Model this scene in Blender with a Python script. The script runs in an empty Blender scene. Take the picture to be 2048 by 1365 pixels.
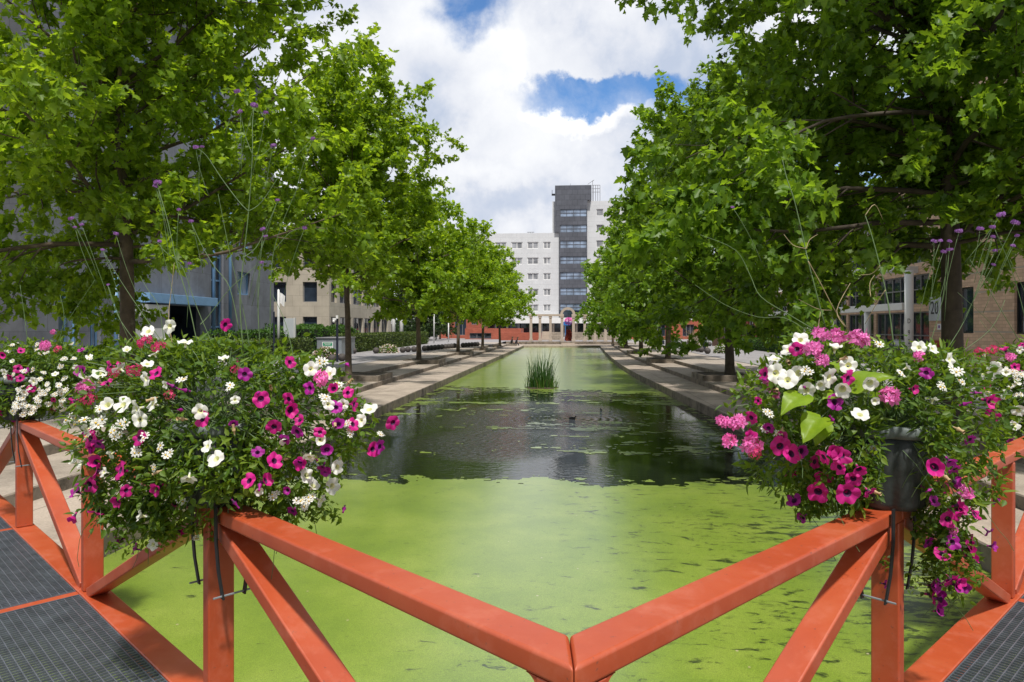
import bpy, bmesh, math, random
import numpy as np
from mathutils import Vector, Matrix, Quaternion, noise as mnoise

R = math.radians
scene = bpy.context.scene
COL = scene.collection
rng = random.Random(11)
NR = np.random.default_rng(7)

# ------------------------------------------------------------------ frame
# world: +Y runs along the canal, +X to the right bank, z = 0 is the deck of the bridge
TH = R(4.23)
CT, ST = math.cos(TH), math.sin(TH)
F, UC, VH, EYE = 1365.0, 1024.0, 655.0, 1.65
Z_WATER, Z_COPE, Z_TIER, Z_PLAZA = -1.15, -0.85, -0.65, -0.45

def cw(lat, d, z):
    return Vector((lat * CT - d * ST, lat * ST + d * CT, z))
def px(u, v, d):
    return cw((u - UC) / F * d, d, EYE + (VH - v) / F * d)
def gnd(u, v, z=Z_PLAZA):
    d = F * (EYE - z) / (v - VH)
    return px(u, v, d)
def dX(u, X):
    return X / ((u - UC) / F * CT - ST)
def dY(u, Y):
    return Y / ((u - UC) / F * ST + CT)
def onX(u, v, X):
    return px(u, v, dX(u, X))
def onY(u, v, Y):
    return px(u, v, dY(u, Y))

# ------------------------------------------------------------------ materials
def new_mat(name):
    m = bpy.data.materials.new(name)
    m.use_nodes = True
    nt = m.node_tree
    b = nt.nodes['Principled BSDF']
    return m, nt, b

def N(nt, typ, **kw):
    n = nt.nodes.new(typ)
    for k, v in kw.items():
        if k in n.inputs:
            n.inputs[k].default_value = v
        else:
            setattr(n, k, v)
    return n

def link(nt, a, b):
    nt.links.new(a, b)

def ramp(nt, fac, stops):
    r = nt.nodes.new('ShaderNodeValToRGB')
    e = r.color_ramp.elements
    while len(e) < len(stops):
        e.new(0.5)
    for i, (p, c) in enumerate(stops):
        e[i].position = p
        e[i].color = (*c, 1) if len(c) == 3 else c
    link(nt, fac, r.inputs['Fac'])
    return r.outputs['Color']

def mat(name, col, rough=0.6, var=0.15, scale=3.0, bump=0.0, bscale=40.0, metal=0.0, spec=0.5, detail=5.0, stain=None):
    m, nt, b = new_mat(name)
    tc = N(nt, 'ShaderNodeTexCoord')
    n = N(nt, 'ShaderNodeTexNoise', Scale=scale, Detail=detail, Roughness=0.62)
    link(nt, tc.outputs['Object'], n.inputs['Vector'])
    lo = tuple(max(0, c * (1 - var)) for c in col)
    hi = tuple(min(1, c * (1 + var)) for c in col)
    c = ramp(nt, n.outputs['Fac'], [(0.3, lo), (0.7, hi)])
    if stain:
        n2 = N(nt, 'ShaderNodeTexNoise', Scale=stain[1], Detail=6.0, Roughness=0.7)
        link(nt, tc.outputs['Object'], n2.inputs['Vector'])
        f = ramp(nt, n2.outputs['Fac'], [(stain[2], (0, 0, 0)), (stain[2] + 0.18, (1, 1, 1))])
        mx = N(nt, 'ShaderNodeMix', data_type='RGBA')
        link(nt, f, mx.inputs['Factor'])
        link(nt, c, mx.inputs[6])
        mx.inputs[7].default_value = (*stain[0], 1)
        c = mx.outputs[2]
    link(nt, c, b.inputs['Base Color'])
    b.inputs['Roughness'].default_value = rough
    b.inputs['Metallic'].default_value = metal
    b.inputs['Specular IOR Level'].default_value = spec
    if bump:
        nb = N(nt, 'ShaderNodeTexNoise', Scale=bscale, Detail=4.0)
        link(nt, tc.outputs['Object'], nb.inputs['Vector'])
        bp = N(nt, 'ShaderNodeBump', Strength=bump, Distance=0.01)
        link(nt, nb.outputs['Fac'], bp.inputs['Height'])
        link(nt, bp.outputs['Normal'], b.inputs['Normal'])
    return m

def leaf_mat(name, stops, trans=(0.10, 0.21, 0.010), tfac=0.45, rough=0.45, clump=0.35, spec=0.4):
    m, nt, b = new_mat(name)
    g = N(nt, 'ShaderNodeNewGeometry')
    tc = N(nt, 'ShaderNodeTexCoord')
    n = N(nt, 'ShaderNodeTexNoise', Scale=clump, Detail=2.0)
    link(nt, tc.outputs['Object'], n.inputs['Vector'])
    a = N(nt, 'ShaderNodeMath', operation='MULTIPLY_ADD')
    link(nt, n.outputs['Fac'], a.inputs[0]); a.inputs[1].default_value = 0.9
    a2 = N(nt, 'ShaderNodeMath', operation='MULTIPLY_ADD')
    link(nt, g.outputs['Random Per Island'], a2.inputs[0]); a2.inputs[1].default_value = 0.55
    a2.inputs[2].default_value = -0.22
    link(nt, a2.outputs[0], a.inputs[2])
    c = ramp(nt, a.outputs[0], stops)
    link(nt, c, b.inputs['Base Color'])
    b.inputs['Roughness'].default_value = rough
    b.inputs['Specular IOR Level'].default_value = spec
    t = N(nt, 'ShaderNodeBsdfTranslucent')
    mxc = N(nt, 'ShaderNodeMix', data_type='RGBA', blend_type='MULTIPLY')
    mxc.inputs['Factor'].default_value = 0.0
    mxc.inputs[6].default_value = (*trans, 1)
    hv = N(nt, 'ShaderNodeHueSaturation', Value=1.0)
    vr = N(nt, 'ShaderNodeMath', operation='MULTIPLY_ADD')
    link(nt, a.outputs[0], vr.inputs[0]); vr.inputs[1].default_value = 1.1; vr.inputs[2].default_value = 0.42
    link(nt, vr.outputs[0], hv.inputs['Value'])
    hv.inputs['Color'].default_value = (*trans, 1)
    link(nt, hv.outputs['Color'], t.inputs['Color'])
    ms = N(nt, 'ShaderNodeMixShader', Fac=tfac)
    link(nt, b.outputs[0], ms.inputs[1]); link(nt, t.outputs[0], ms.inputs[2])
    link(nt, ms.outputs[0], nt.nodes['Material Output'].inputs['Surface'])
    return m

def petal_mat(name, col, tfac=0.35, var=0.18):
    m, nt, b = new_mat(name)
    g = N(nt, 'ShaderNodeObjectInfo')
    lo = tuple(c * (1 - var) for c in col); hi = tuple(min(1, c * (1 + var)) for c in col)
    c = ramp(nt, g.outputs['Random'], [(0, lo), (1, hi)])
    link(nt, c, b.inputs['Base Color'])
    b.inputs['Roughness'].default_value = 0.55
    t = N(nt, 'ShaderNodeBsdfTranslucent')
    link(nt, c, t.inputs['Color'])
    ms = N(nt, 'ShaderNodeMixShader', Fac=tfac)
    link(nt, b.outputs[0], ms.inputs[1]); link(nt, t.outputs[0], ms.inputs[2])
    link(nt, ms.outputs[0], nt.nodes['Material Output'].inputs['Surface'])
    return m

def glass_mat(name, col=(0.02, 0.03, 0.045), rough=0.04, spec=0.9):
    m, nt, b = new_mat(name)
    tc = N(nt, 'ShaderNodeTexCoord')
    n = N(nt, 'ShaderNodeTexNoise', Scale=0.6, Detail=2.0)
    link(nt, tc.outputs['Object'], n.inputs['Vector'])
    c = ramp(nt, n.outputs['Fac'], [(0.35, tuple(x * 0.6 for x in col)), (0.65, tuple(x * 1.5 for x in col))])
    link(nt, c, b.inputs['Base Color'])
    b.inputs['Roughness'].default_value = rough
    b.inputs['Specular IOR Level'].default_value = spec
    bp = N(nt, 'ShaderNodeBump', Strength=0.03, Distance=0.22)
    link(nt, n.outputs['Fac'], bp.inputs['Height'])
    link(nt, bp.outputs['Normal'], b.inputs['Normal'])
    return m

def paving_mat(name, col, bw, bh, mortar=(0.5, 0.5, 0.5), msize=0.012, rot=0.0, rough=0.8, var=0.12, stain_amt=0.35):
    m, nt, b = new_mat(name)
    tc = N(nt, 'ShaderNodeTexCoord')
    mp = N(nt, 'ShaderNodeMapping')
    mp.inputs['Rotation'].default_value = (0, 0, rot)
    link(nt, tc.outputs['Object'], mp.inputs['Vector'])
    br = N(nt, 'ShaderNodeTexBrick')
    br.inputs['Scale'].default_value = 1.0
    br.inputs['Brick Width'].default_value = bw
    br.inputs['Row Height'].default_value = bh
    br.inputs['Mortar Size'].default_value = msize
    br.inputs['Mortar Smooth'].default_value = 0.3
    br.inputs['Color1'].default_value = (*[c * (1 - var) for c in col], 1)
    br.inputs['Color2'].default_value = (*[c * (1 + var) for c in col], 1)
    br.inputs['Mortar'].default_value = (*[c * k for c, k in zip(col, mortar)], 1)
    link(nt, mp.outputs[0], br.inputs['Vector'])
    n = N(nt, 'ShaderNodeTexNoise', Scale=0.9, Detail=9.0, Roughness=0.7)
    link(nt, tc.outputs['Object'], n.inputs['Vector'])
    f = ramp(nt, n.outputs['Fac'], [(0.35, (1 - stain_amt,) * 3), (0.6, (1.0,) * 3)])
    mx = N(nt, 'ShaderNodeMix', data_type='RGBA', blend_type='MULTIPLY')
    mx.inputs['Factor'].default_value = 1.0
    link(nt, br.outputs['Color'], mx.inputs[6]); link(nt, f, mx.inputs[7])
    n3 = N(nt, 'ShaderNodeTexNoise', Scale=35.0, Detail=4.0)
    link(nt, tc.outputs['Object'], n3.inputs['Vector'])
    f3 = ramp(nt, n3.outputs['Fac'], [(0.3, (0.82,) * 3), (0.7, (1.12,) * 3)])
    mx2 = N(nt, 'ShaderNodeMix', data_type='RGBA', blend_type='MULTIPLY')
    mx2.inputs['Factor'].default_value = 1.0
    link(nt, mx.outputs[2], mx2.inputs[6]); link(nt, f3, mx2.inputs[7])
    link(nt, mx2.outputs[2], b.inputs['Base Color'])
    b.inputs['Roughness'].default_value = rough
    b.inputs['Specular IOR Level'].default_value = 0.3
    bp = N(nt, 'ShaderNodeBump', Strength=0.25, Distance=0.01)
    link(nt, n3.outputs['Fac'], bp.inputs['Height'])
    link(nt, bp.outputs['Normal'], b.inputs['Normal'])
    return m

def wall_mat(name, col, bw, bh, axis='X', msize=0.01, mk=0.6, var=0.08, rough=0.75, stain=0.25, nscale=0.5):
    """coursed wall: brick texture on (along-wall, z); axis tells which world axis runs along the wall"""
    m, nt, b = new_mat(name)
    tc = N(nt, 'ShaderNodeTexCoord')
    sp = N(nt, 'ShaderNodeSeparateXYZ'); link(nt, tc.outputs['Object'], sp.inputs[0])
    ad = N(nt, 'ShaderNodeMath', operation='ADD')
    link(nt, sp.outputs['X'], ad.inputs[0]); link(nt, sp.outputs['Y'], ad.inputs[1])
    cb = N(nt, 'ShaderNodeCombineXYZ')
    link(nt, ad.outputs[0], cb.inputs['X']); link(nt, sp.outputs['Z'], cb.inputs['Y'])
    br = N(nt, 'ShaderNodeTexBrick')
    br.inputs['Scale'].default_value = 1.0
    br.inputs['Brick Width'].default_value = bw; br.inputs['Row Height'].default_value = bh
    br.inputs['Mortar Size'].default_value = msize
    br.inputs['Color1'].default_value = (*[c * (1 - var) for c in col], 1)
    br.inputs['Color2'].default_value = (*[min(1, c * (1 + var)) for c in col], 1)
    br.inputs['Mortar'].default_value = (*[c * mk for c in col], 1)
    link(nt, cb.outputs[0], br.inputs['Vector'])
    n = N(nt, 'ShaderNodeTexNoise', Scale=nscale, Detail=8.0, Roughness=0.68)
    link(nt, tc.outputs['Object'], n.inputs['Vector'])
    f = ramp(nt, n.outputs['Fac'], [(0.32, (1 - stain,) * 3), (0.62, (1.05,) * 3)])
    mx = N(nt, 'ShaderNodeMix', data_type='RGBA', blend_type='MULTIPLY'); mx.inputs['Factor'].default_value = 1.0
    link(nt, br.outputs['Color'], mx.inputs[6]); link(nt, f, mx.inputs[7])
    link(nt, mx.outputs[2], b.inputs['Base Color'])
    b.inputs['Roughness'].default_value = rough
    b.inputs['Specular IOR Level'].default_value = 0.3
    return m

M = {}
def orange_paint():
    m, nt, b = new_mat('orange_paint')
    tc = N(nt, 'ShaderNodeTexCoord')
    n = N(nt, 'ShaderNodeTexNoise', Scale=2.2, Detail=6.0, Roughness=0.6)
    link(nt, tc.outputs['Object'], n.inputs['Vector'])
    c = ramp(nt, n.outputs['Fac'], [(0.3, (0.345, 0.050, 0.013)), (0.5, (0.40, 0.064, 0.017)), (0.72, (0.44, 0.098, 0.036))])
    # chips, dirt specks and scuffs in the paint
    n2 = N(nt, 'ShaderNodeTexNoise', Scale=55.0, Detail=3.0, Roughness=0.6)
    link(nt, tc.outputs['Object'], n2.inputs['Vector'])
    f = ramp(nt, n2.outputs['Fac'], [(0.67, (0, 0, 0)), (0.72, (1, 1, 1))])
    mx = N(nt, 'ShaderNodeMix', data_type='RGBA')
    link(nt, f, mx.inputs['Factor']); link(nt, c, mx.inputs[6]); mx.inputs[7].default_value = (0.20, 0.05, 0.03, 1)
    n4 = N(nt, 'ShaderNodeTexNoise', Scale=7.0, Detail=8.0, Roughness=0.75)
    link(nt, tc.outputs['Object'], n4.inputs['Vector'])
    f4 = ramp(nt, n4.outputs['Fac'], [(0.5, (0, 0, 0)), (0.75, (0.6, 0.6, 0.6))])
    mx4 = N(nt, 'ShaderNodeMix', data_type='RGBA')
    link(nt, f4, mx4.inputs['Factor']); link(nt, mx.outputs[2], mx4.inputs[6]); mx4.inputs[7].default_value = (0.50, 0.15, 0.09, 1)
    link(nt, mx4.outputs[2], b.inputs['Base Color'])
    rr = N(nt, 'ShaderNodeMapRange'); rr.inputs['To Min'].default_value = 0.30; rr.inputs['To Max'].default_value = 0.58
    link(nt, n4.outputs['Fac'], rr.inputs['Value']); link(nt, rr.outputs[0], b.inputs['Roughness'])
    b.inputs['Specular IOR Level'].default_value = 0.8
    bp = N(nt, 'ShaderNodeBump', Strength=0.2, Distance=0.004)
    n3 = N(nt, 'ShaderNodeTexNoise', Scale=18.0, Detail=5.0)
    link(nt, tc.outputs['Object'], n3.inputs['Vector'])
    link(nt, n3.outputs['Fac'], bp.inputs['Height']); link(nt, bp.outputs['Normal'], b.inputs['Normal'])
    return m
M['orange'] = orange_paint()
M['grate'] = mat('grating_steel', (0.15, 0.17, 0.205), 0.38, 0.3, 9.0, metal=0.45)
M['black'] = mat('black_metal', (0.018, 0.019, 0.022), 0.4, 0.2)
M['pot'] = mat('planter_plastic', (0.030, 0.036, 0.036), 0.5, 0.25, 14.0, 0.15, 60)
M['pot_rim'] = mat('planter_rim', (0.13, 0.155, 0.15), 0.45, 0.2, 9.0)
M['soil'] = mat('soil', (0.05, 0.035, 0.022), 0.95, 0.4, 12.0, 0.6, 30)
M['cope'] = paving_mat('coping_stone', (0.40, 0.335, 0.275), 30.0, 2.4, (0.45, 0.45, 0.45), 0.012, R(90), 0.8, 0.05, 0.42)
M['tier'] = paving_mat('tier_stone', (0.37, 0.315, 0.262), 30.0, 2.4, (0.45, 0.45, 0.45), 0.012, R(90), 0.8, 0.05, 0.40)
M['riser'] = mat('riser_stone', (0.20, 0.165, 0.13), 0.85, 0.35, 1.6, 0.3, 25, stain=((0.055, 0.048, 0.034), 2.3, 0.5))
M['plaza'] = paving_mat('plaza_setts', (0.30, 0.287, 0.292), 0.9, 0.45, (0.7, 0.7, 0.7), 0.01, R(90), 0.8, 0.06, 0.22)
M['band'] = paving_mat('beige_paving', (0.40, 0.345, 0.295), 0.9, 0.9, (0.72, 0.72, 0.72), 0.012, 0.0, 0.8, 0.05, 0.28)
M['drain'] = mat('drain_slot', (0.05, 0.05, 0.055), 0.8, 0.3)
M['ground'] = mat('bare_ground', (0.22, 0.21, 0.19), 0.9, 0.2, 0.3)
M['bark'] = mat('bark', (0.10, 0.075, 0.052), 0.85, 0.45, 3.0, 0.7, 22, stain=((0.22, 0.19, 0.13), 4.0, 0.56))
M['bark_dark'] = mat('bark_dark', (0.058, 0.045, 0.032), 0.85, 0.45, 3.0, 0.7, 22, stain=((0.13, 0.105, 0.07), 4.0, 0.6))
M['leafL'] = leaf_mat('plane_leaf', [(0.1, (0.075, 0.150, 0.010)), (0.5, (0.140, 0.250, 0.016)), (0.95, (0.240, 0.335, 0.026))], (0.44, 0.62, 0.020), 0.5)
M['leafR'] = leaf_mat('plane_leaf_shaded', [(0.1, (0.050, 0.115, 0.012)), (0.5, (0.098, 0.195, 0.017)), (0.95, (0.185, 0.280, 0.026))], (0.32, 0.50, 0.020), 0.48)  # darker copy of the left leaf, shade of the right row in its colour
M['leafB'] = leaf_mat('basket_leaf', [(0.1, (0.028, 0.078, 0.010)), (0.5, (0.078, 0.158, 0.014)), (0.95, (0.22, 0.30, 0.028))], (0.25, 0.38, 0.018), 0.4, 0.5, 3.0)
M['lime'] = leaf_mat('lime_leaf', [(0.1, (0.13, 0.24, 0.010)), (0.5, (0.19, 0.31, 0.012)), (0.95, (0.26, 0.38, 0.02))], (0.30, 0.45, 0.02), 0.35, 0.42, 3.0)
M['hedge'] = leaf_mat('hedge_leaf', [(0.1, (0.030, 0.058, 0.010)), (0.5, (0.070, 0.112, 0.016)), (0.95, (0.14, 0.17, 0.03))], (0.10, 0.16, 0.012), 0.25, 0.5, 1.5)
M['shrub'] = leaf_mat('shrub_leaf', [(0.1, (0.020, 0.070, 0.008)), (0.5, (0.045, 0.125, 0.012)), (0.95, (0.10, 0.20, 0.02))], (0.09, 0.19, 0.012), 0.25, 0.5, 1.5)
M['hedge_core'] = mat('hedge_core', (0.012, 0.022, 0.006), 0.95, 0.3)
M['conifer'] = leaf_mat('dark_tree_leaf', [(0.1, (0.014, 0.036, 0.010)), (0.5, (0.030, 0.062, 0.014)), (0.95, (0.06, 0.10, 0.02))], (0.05, 0.10, 0.012), 0.25, 0.5, 0.6)
M['reed'] = leaf_mat('reed_blade', [(0.1, (0.020, 0.065, 0.018)), (0.5, (0.040, 0.105, 0.025)), (0.95, (0.09, 0.16, 0.04))], (0.06, 0.14, 0.02), 0.25, 0.45, 2.0)
M['reed_dry'] = leaf_mat('reed_dry', [(0.1, (0.22, 0.15, 0.07)), (0.9, (0.36, 0.27, 0.13))], (0.2, 0.15, 0.05), 0.2)
M['stem'] = mat('green_stem', (0.085, 0.14, 0.05), 0.6, 0.25, 20.0)
M['stem_dry'] = mat('dry_stem', (0.30, 0.235, 0.13), 0.75, 0.35, 20.0)
M['magenta'] = petal_mat('magenta_petal', (0.62, 0.012, 0.26))
M['magenta2'] = petal_mat('purple_petal', (0.40, 0.010, 0.30))
M['throat'] = mat('dark_throat', (0.05, 0.004, 0.05), 0.7, 0.2)
M['white_petal'] = petal_mat('white_petal', (0.82, 0.82, 0.78), 0.3, 0.05)
M['cream'] = mat('pale_throat', (0.66, 0.67, 0.36), 0.7, 0.1)
M['pink'] = petal_mat('pink_petal', (0.88, 0.22, 0.60), 0.3, 0.12)
M['pinkhot'] = petal_mat('hot_pink_petal', (0.75, 0.03, 0.20), 0.3, 0.2)
M['yellow'] = mat('yellow_disc', (0.65, 0.42, 0.02), 0.7, 0.15)
M['violet'] = petal_mat('violet_petal', (0.30, 0.12, 0.40), 0.3, 0.2)
M['spent'] = mat('spent_bloom', (0.42, 0.30, 0.16), 0.8, 0.3)
M['granite'] = wall_mat('grey_granite', (0.185, 0.195, 0.222), 1.4, 1.9, msize=0.012, var=0.10, stain=0.35, nscale=0.7)
M['granite_shaded'] = wall_mat('shaded_granite', (0.085, 0.09, 0.10), 1.4, 1.9, msize=0.012, var=0.12, stain=0.35, nscale=1.2)  # same granite darkened: shade of the end wall put into the colour
M['stripe'] = mat('pale_stone', (0.58, 0.58, 0.57), 0.7, 0.06, 2.0)
M['stripe_dark'] = mat('grey_stone', (0.17, 0.175, 0.185), 0.7, 0.1, 2.0)
M['blue'] = mat('blue_frame', (0.16, 0.30, 0.50), 0.4, 0.1)
M['glass'] = glass_mat('dark_glass')
M['glass_blue'] = glass_mat('blue_glass', (0.20, 0.26, 0.36), 0.05, 1.0)
M['glass_grey'] = glass_mat('grey_glass', (0.26, 0.27, 0.29), 0.12, 0.6)
M['tan'] = wall_mat('tan_stone', (0.43, 0.385, 0.315), 1.5, 1.05, msize=0.012, mk=0.6, var=0.05, stain=0.2)
M['brick'] = wall_mat('pale_brick', (0.62, 0.425, 0.30), 0.45, 0.16, msize=0.012, mk=0.72, var=0.16, stain=0.2)
M['redbrick'] = wall_mat('red_brick', (0.34, 0.095, 0.06), 0.45, 0.15, msize=0.012, mk=1.1, var=0.15, stain=0.2)
M['white'] = wall_mat('white_cladding', (0.57, 0.585, 0.61), 2.35, 1.15, msize=0.02, mk=0.8, var=0.02, stain=0.06, rough=0.6)
M['white_plain'] = mat('white_paint', (0.72, 0.72, 0.72), 0.5, 0.05, 2.0)
M['slate'] = wall_mat('slate_cladding', (0.105, 0.112, 0.135), 1.15, 1.15, msize=0.025, mk=0.45, var=0.10, stain=0.2, rough=0.35)
M['stonecol'] = mat('column_stone', (0.40, 0.335, 0.275), 0.8, 0.1, 1.5)
M['lowwall'] = wall_mat('rough_stone', (0.36, 0.305, 0.245), 0.7, 0.3, msize=0.02, mk=0.55, var=0.12, stain=0.3, nscale=1.5)
M['ball'] = mat('ball_concrete', (0.060, 0.052, 0.050), 0.75, 0.3, 6.0, 0.4, 40)
M['grey_metal'] = mat('galvanised', (0.26, 0.29, 0.32), 0.4, 0.12, 3.0, metal=0.3)
M['frame_grey'] = mat('grey_frame', (0.20, 0.20, 0.21), 0.5, 0.1)
M['sign_green'] = mat('sign_green', (0.02, 0.26, 0.13), 0.5, 0.05)
M['sign_grey'] = mat('sign_grey', (0.44, 0.47, 0.50), 0.5, 0.05)
M['ink'] = mat('ink', (0.02, 0.02, 0.022), 0.6, 0.05)
M['red_box'] = mat('red_box', (0.30, 0.035, 0.02), 0.5, 0.1)
M['car'] = mat('car_paint', (0.035, 0.037, 0.04), 0.2, 0.05, spec=0.8)
M['rubber'] = mat('rubber', (0.015, 0.015, 0.015), 0.8, 0.1)
M['navy'] = mat('navy_paint', (0.018, 0.022, 0.04), 0.4, 0.1)
M['skin'] = mat('skin', (0.45, 0.27, 0.19), 0.6, 0.05)
M['cloth_black'] = mat('black_cloth', (0.015, 0.015, 0.02), 0.9, 0.2)
M['hair'] = mat('brown_hair', (0.06, 0.03, 0.015), 0.7, 0.2)
M['redleaf'] = leaf_mat('red_leaf', [(0.1, (0.16, 0.02, 0.012)), (0.5, (0.30, 0.05, 0.03)), (0.9, (0.42, 0.11, 0.04))], (0.3, 0.05, 0.03), 0.25)
M['door'] = mat('brown_door', (0.07, 0.04, 0.028), 0.5, 0.2)
M['bluesign'] = mat('blue_sign', (0.02, 0.16, 0.45), 0.5, 0.1)
M['duck'] = mat('duck_feather', (0.02, 0.018, 0.018), 0.8, 0.3)
M['bill'] = mat('duck_bill', (0.35, 0.12, 0.03), 0.5, 0.1)

# ------------------------------------------------------------------ mesh builder
class MB:
    def __init__(self):
        self.v, self.f, self.m = [], [], []
    def add(self, vs, fs, mi=0):
        o = len(self.v)
        self.v.extend([tuple(p) for p in vs])
        self.f.extend([tuple(i + o for i in f) for f in fs])
        self.m.extend([mi] * len(fs))
    def box(self, lo, hi, mi=0):
        x0, y0, z0 = lo; x1, y1, z1 = hi
        vs = [(x0, y0, z0), (x1, y0, z0), (x1, y1, z0), (x0, y1, z0), (x0, y0, z1), (x1, y0, z1), (x1, y1, z1), (x0, y1, z1)]
        self.add(vs, [(0, 3, 2, 1), (4, 5, 6, 7), (0, 1, 5, 4), (1, 2, 6, 5), (2, 3, 7, 6), (3, 0, 4, 7)], mi)
    def obox(self, c, ax, ay, az, mi=0):
        c = Vector(c)
        vs = [c + sx * ax + sy * ay + sz * az for sz in (-1, 1) for sx, sy in ((-1, -1), (1, -1), (1, 1), (-1, 1))]
        self.add(vs, [(0, 3, 2, 1), (4, 5, 6, 7), (0, 1, 5, 4), (1, 2, 6, 5), (2, 3, 7, 6), (3, 0, 4, 7)], mi)
    def beam(self, p0, p1, w, h, side=None, mi=0):
        """bar p0->p1; w along 'side', h along the third axis"""
        p0, p1 = Vector(p0), Vector(p1)
        d = (p1 - p0)
        L = d.length; d.normalize()
        s = Vector(side) if side is not None else Vector((0, 0, 1)).cross(d)
        if s.length < 1e-4: s = Vector((1, 0, 0))
        s = (s - s.dot(d) * d).normalized()
        t = d.cross(s)
        self.obox((p0 + p1) / 2, d * (L / 2), s * (w / 2), t * (h / 2), mi)
    def tube(self, pts, rad, n=6, mi=0, cap=True):
        pts = [Vector(p) for p in pts]
        if not hasattr(rad, '__len__'): rad = [rad] * len(pts)
        rings, up = [], None
        for i, p in enumerate(pts):
            a = pts[max(0, i - 1)]; b = pts[min(len(pts) - 1, i + 1)]
            d = (b - a)
            d = d.normalized() if d.length > 1e-9 else Vector((0, 0, 1))
            if up is None:
                up = Vector((1, 0, 0)) if abs(d.x) < 0.8 else Vector((0, 1, 0))
            s = d.cross(up)
            if s.length < 1e-5: s = d.cross(Vector((0.3, 0.8, 0.5)))
            s.normalize(); t = s.cross(d); up = t
            rings.append([p + rad[i] * (math.cos(2 * math.pi * k / n) * s + math.sin(2 * math.pi * k / n) * t) for k in range(n)])
        vs = [q for r in rings for q in r]
        fs = []
        for i in range(len(rings) - 1):
            for k in range(n):
                k2 = (k + 1) % n
                fs.append((i * n + k, i * n + k2, (i + 1) * n + k2, (i + 1) * n + k))
        if cap:
            fs.append(tuple(range(n))[::-1]); o = (len(rings) - 1) * n
            fs.append(tuple(o + k for k in range(n)))
        self.add(vs, fs, mi)
    def lathe(self, prof, c=(0, 0, 0), n=20, mi=0, shape=None):
        vs, fs = [], []
        c = Vector(c)
        for r, z in prof:
            for k in range(n):
                a = 2 * math.pi * k / n
                rr = r * (shape(a) if shape else 1)
                vs.append(c + Vector((rr * math.cos(a), rr * math.sin(a), z)))
        for i in range(len(prof) - 1):
            for k in range(n):
                k2 = (k + 1) % n
                fs.append((i * n + k, i * n + k2, (i + 1) * n + k2, (i + 1) * n + k))
        fs.append(tuple(range(n))[::-1]); o = (len(prof) - 1) * n
        fs.append(tuple(o + k for k in range(n)))
        self.add(vs, fs, mi)
    def ball(self, c, r, n=14, m=9, mi=0, sc=(1, 1, 1)):
        prof = []
        c = Vector(c); vs, fs = [], []
        for i in range(m + 1):
            ph = math.pi * i / m
            for k in range(n):
                a = 2 * math.pi * k / n
                vs.append(c + Vector((r * sc[0] * math.sin(ph) * math.cos(a), r * sc[1] * math.sin(ph) * math.sin(a), -r * sc[2] * math.cos(ph))))
        for i in range(m):
            for k in range(n):
                k2 = (k + 1) % n
                fs.append((i * n + k, i * n + k2, (i + 1) * n + k2, (i + 1) * n + k))
        self.add(vs, fs, mi)
    def mesh(self, name, mats, off=None, smooth=False):
        me = bpy.data.meshes.new(name)
        v = self.v if off is None else [(a - off[0], b - off[1], c - off[2]) for a, b, c in self.v]
        me.from_pydata(v, [], self.f)
        for mm in (mats if isinstance(mats, (list, tuple)) else [mats]):
            me.materials.append(mm)
        if any(self.m):
            me.polygons.foreach_set('material_index', self.m)
        if smooth:
            me.polygons.foreach_set('use_smooth', [True] * len(me.polygons))
        me.update()
        return me
    def build(self, name, mats, parent=None, smooth=False, loc=None, bevel=0.0):
        """mesh coordinates are world coordinates; they are moved into the frame of the parent (no rotation) or of loc"""
        off = parent.location if parent is not None else loc
        pp = parent.parent if parent is not None else None
        if pp is not None: off = Vector(off) + pp.location
        me = self.mesh(name, mats, off, smooth)
        o = bpy.data.objects.new(name, me); COL.objects.link(o)
        if parent is not None: o.parent = parent
        elif loc is not None: o.location = loc
        if bevel:
            b = o.modifiers.new('bevel', 'BEVEL'); b.width = bevel; b.segments = 3; b.limit_method = 'ANGLE'; b.harden_normals = False
            me.polygons.foreach_set('use_smooth', [True] * len(me.polygons))
            w = o.modifiers.new('wn', 'WEIGHTED_NORMAL'); w.keep_sharp = False
        return o

def tag(o, label, cat, group=None, kind=None):
    if label: o['label'] = label
    if cat: o['category'] = cat
    if group: o['group'] = group
    if kind: o['kind'] = kind
    return o
def thing(name, label, cat, loc=(0, 0, 0), group=None):
    o = bpy.data.objects.new(name, None); COL.objects.link(o)
    o.location = loc; o.empty_display_size = 0.2
    return tag(o, label, cat, group)
def structure(o):
    o['kind'] = 'structure'; return o
def inst(name, me, parent, loc, rot=None, scale=1.0):
    o = bpy.data.objects.new(name, me); COL.objects.link(o)
    o.parent = parent
    o.location = Vector(loc) - parent.location
    if rot is not None:
        o.rotation_mode = 'QUATERNION'; o.rotation_quaternion = rot
    o.scale = (scale,) * 3 if not hasattr(scale, '__len__') else scale
    return o

# many small copies of one outline, as one mesh
def leaf_template(half, fold=0.18, droop=0.25):
    """half: outline of the right half from base to tip, (x, y)"""
    k = len(half)
    pts = list(half) + [(-x, y) for x, y in half[1:-1]]
    V = np.array([(x, y, fold * abs(x) - droop * y * y) for x, y in pts], dtype=np.float64)
    f1 = list(range(k))
    f2 = [0] + [k - 1] + [k + (k - 3) - i for i in range(k - 2)]
    return V, [f1, f2]
PLANE = leaf_template([(0, 0), (0.16, -0.06), (0.46, 0.02), (0.33, 0.20), (0.56, 0.46), (0.27, 0.46), (0.24, 0.66), (0, 1.0)])
PLANE_FAR = leaf_template([(0, 0), (0.44, 0.08), (0.30, 0.34), (0.40, 0.56), (0, 1.0)])
OVAL = leaf_template([(0, 0), (0.24, 0.25), (0.26, 0.55), (0, 1.0)], 0.25, 0.25)
NARROW = leaf_template([(0, 0), (0.13, 0.3), (0.10, 0.65), (0, 1.0)], 0.2, 0.35)
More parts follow.
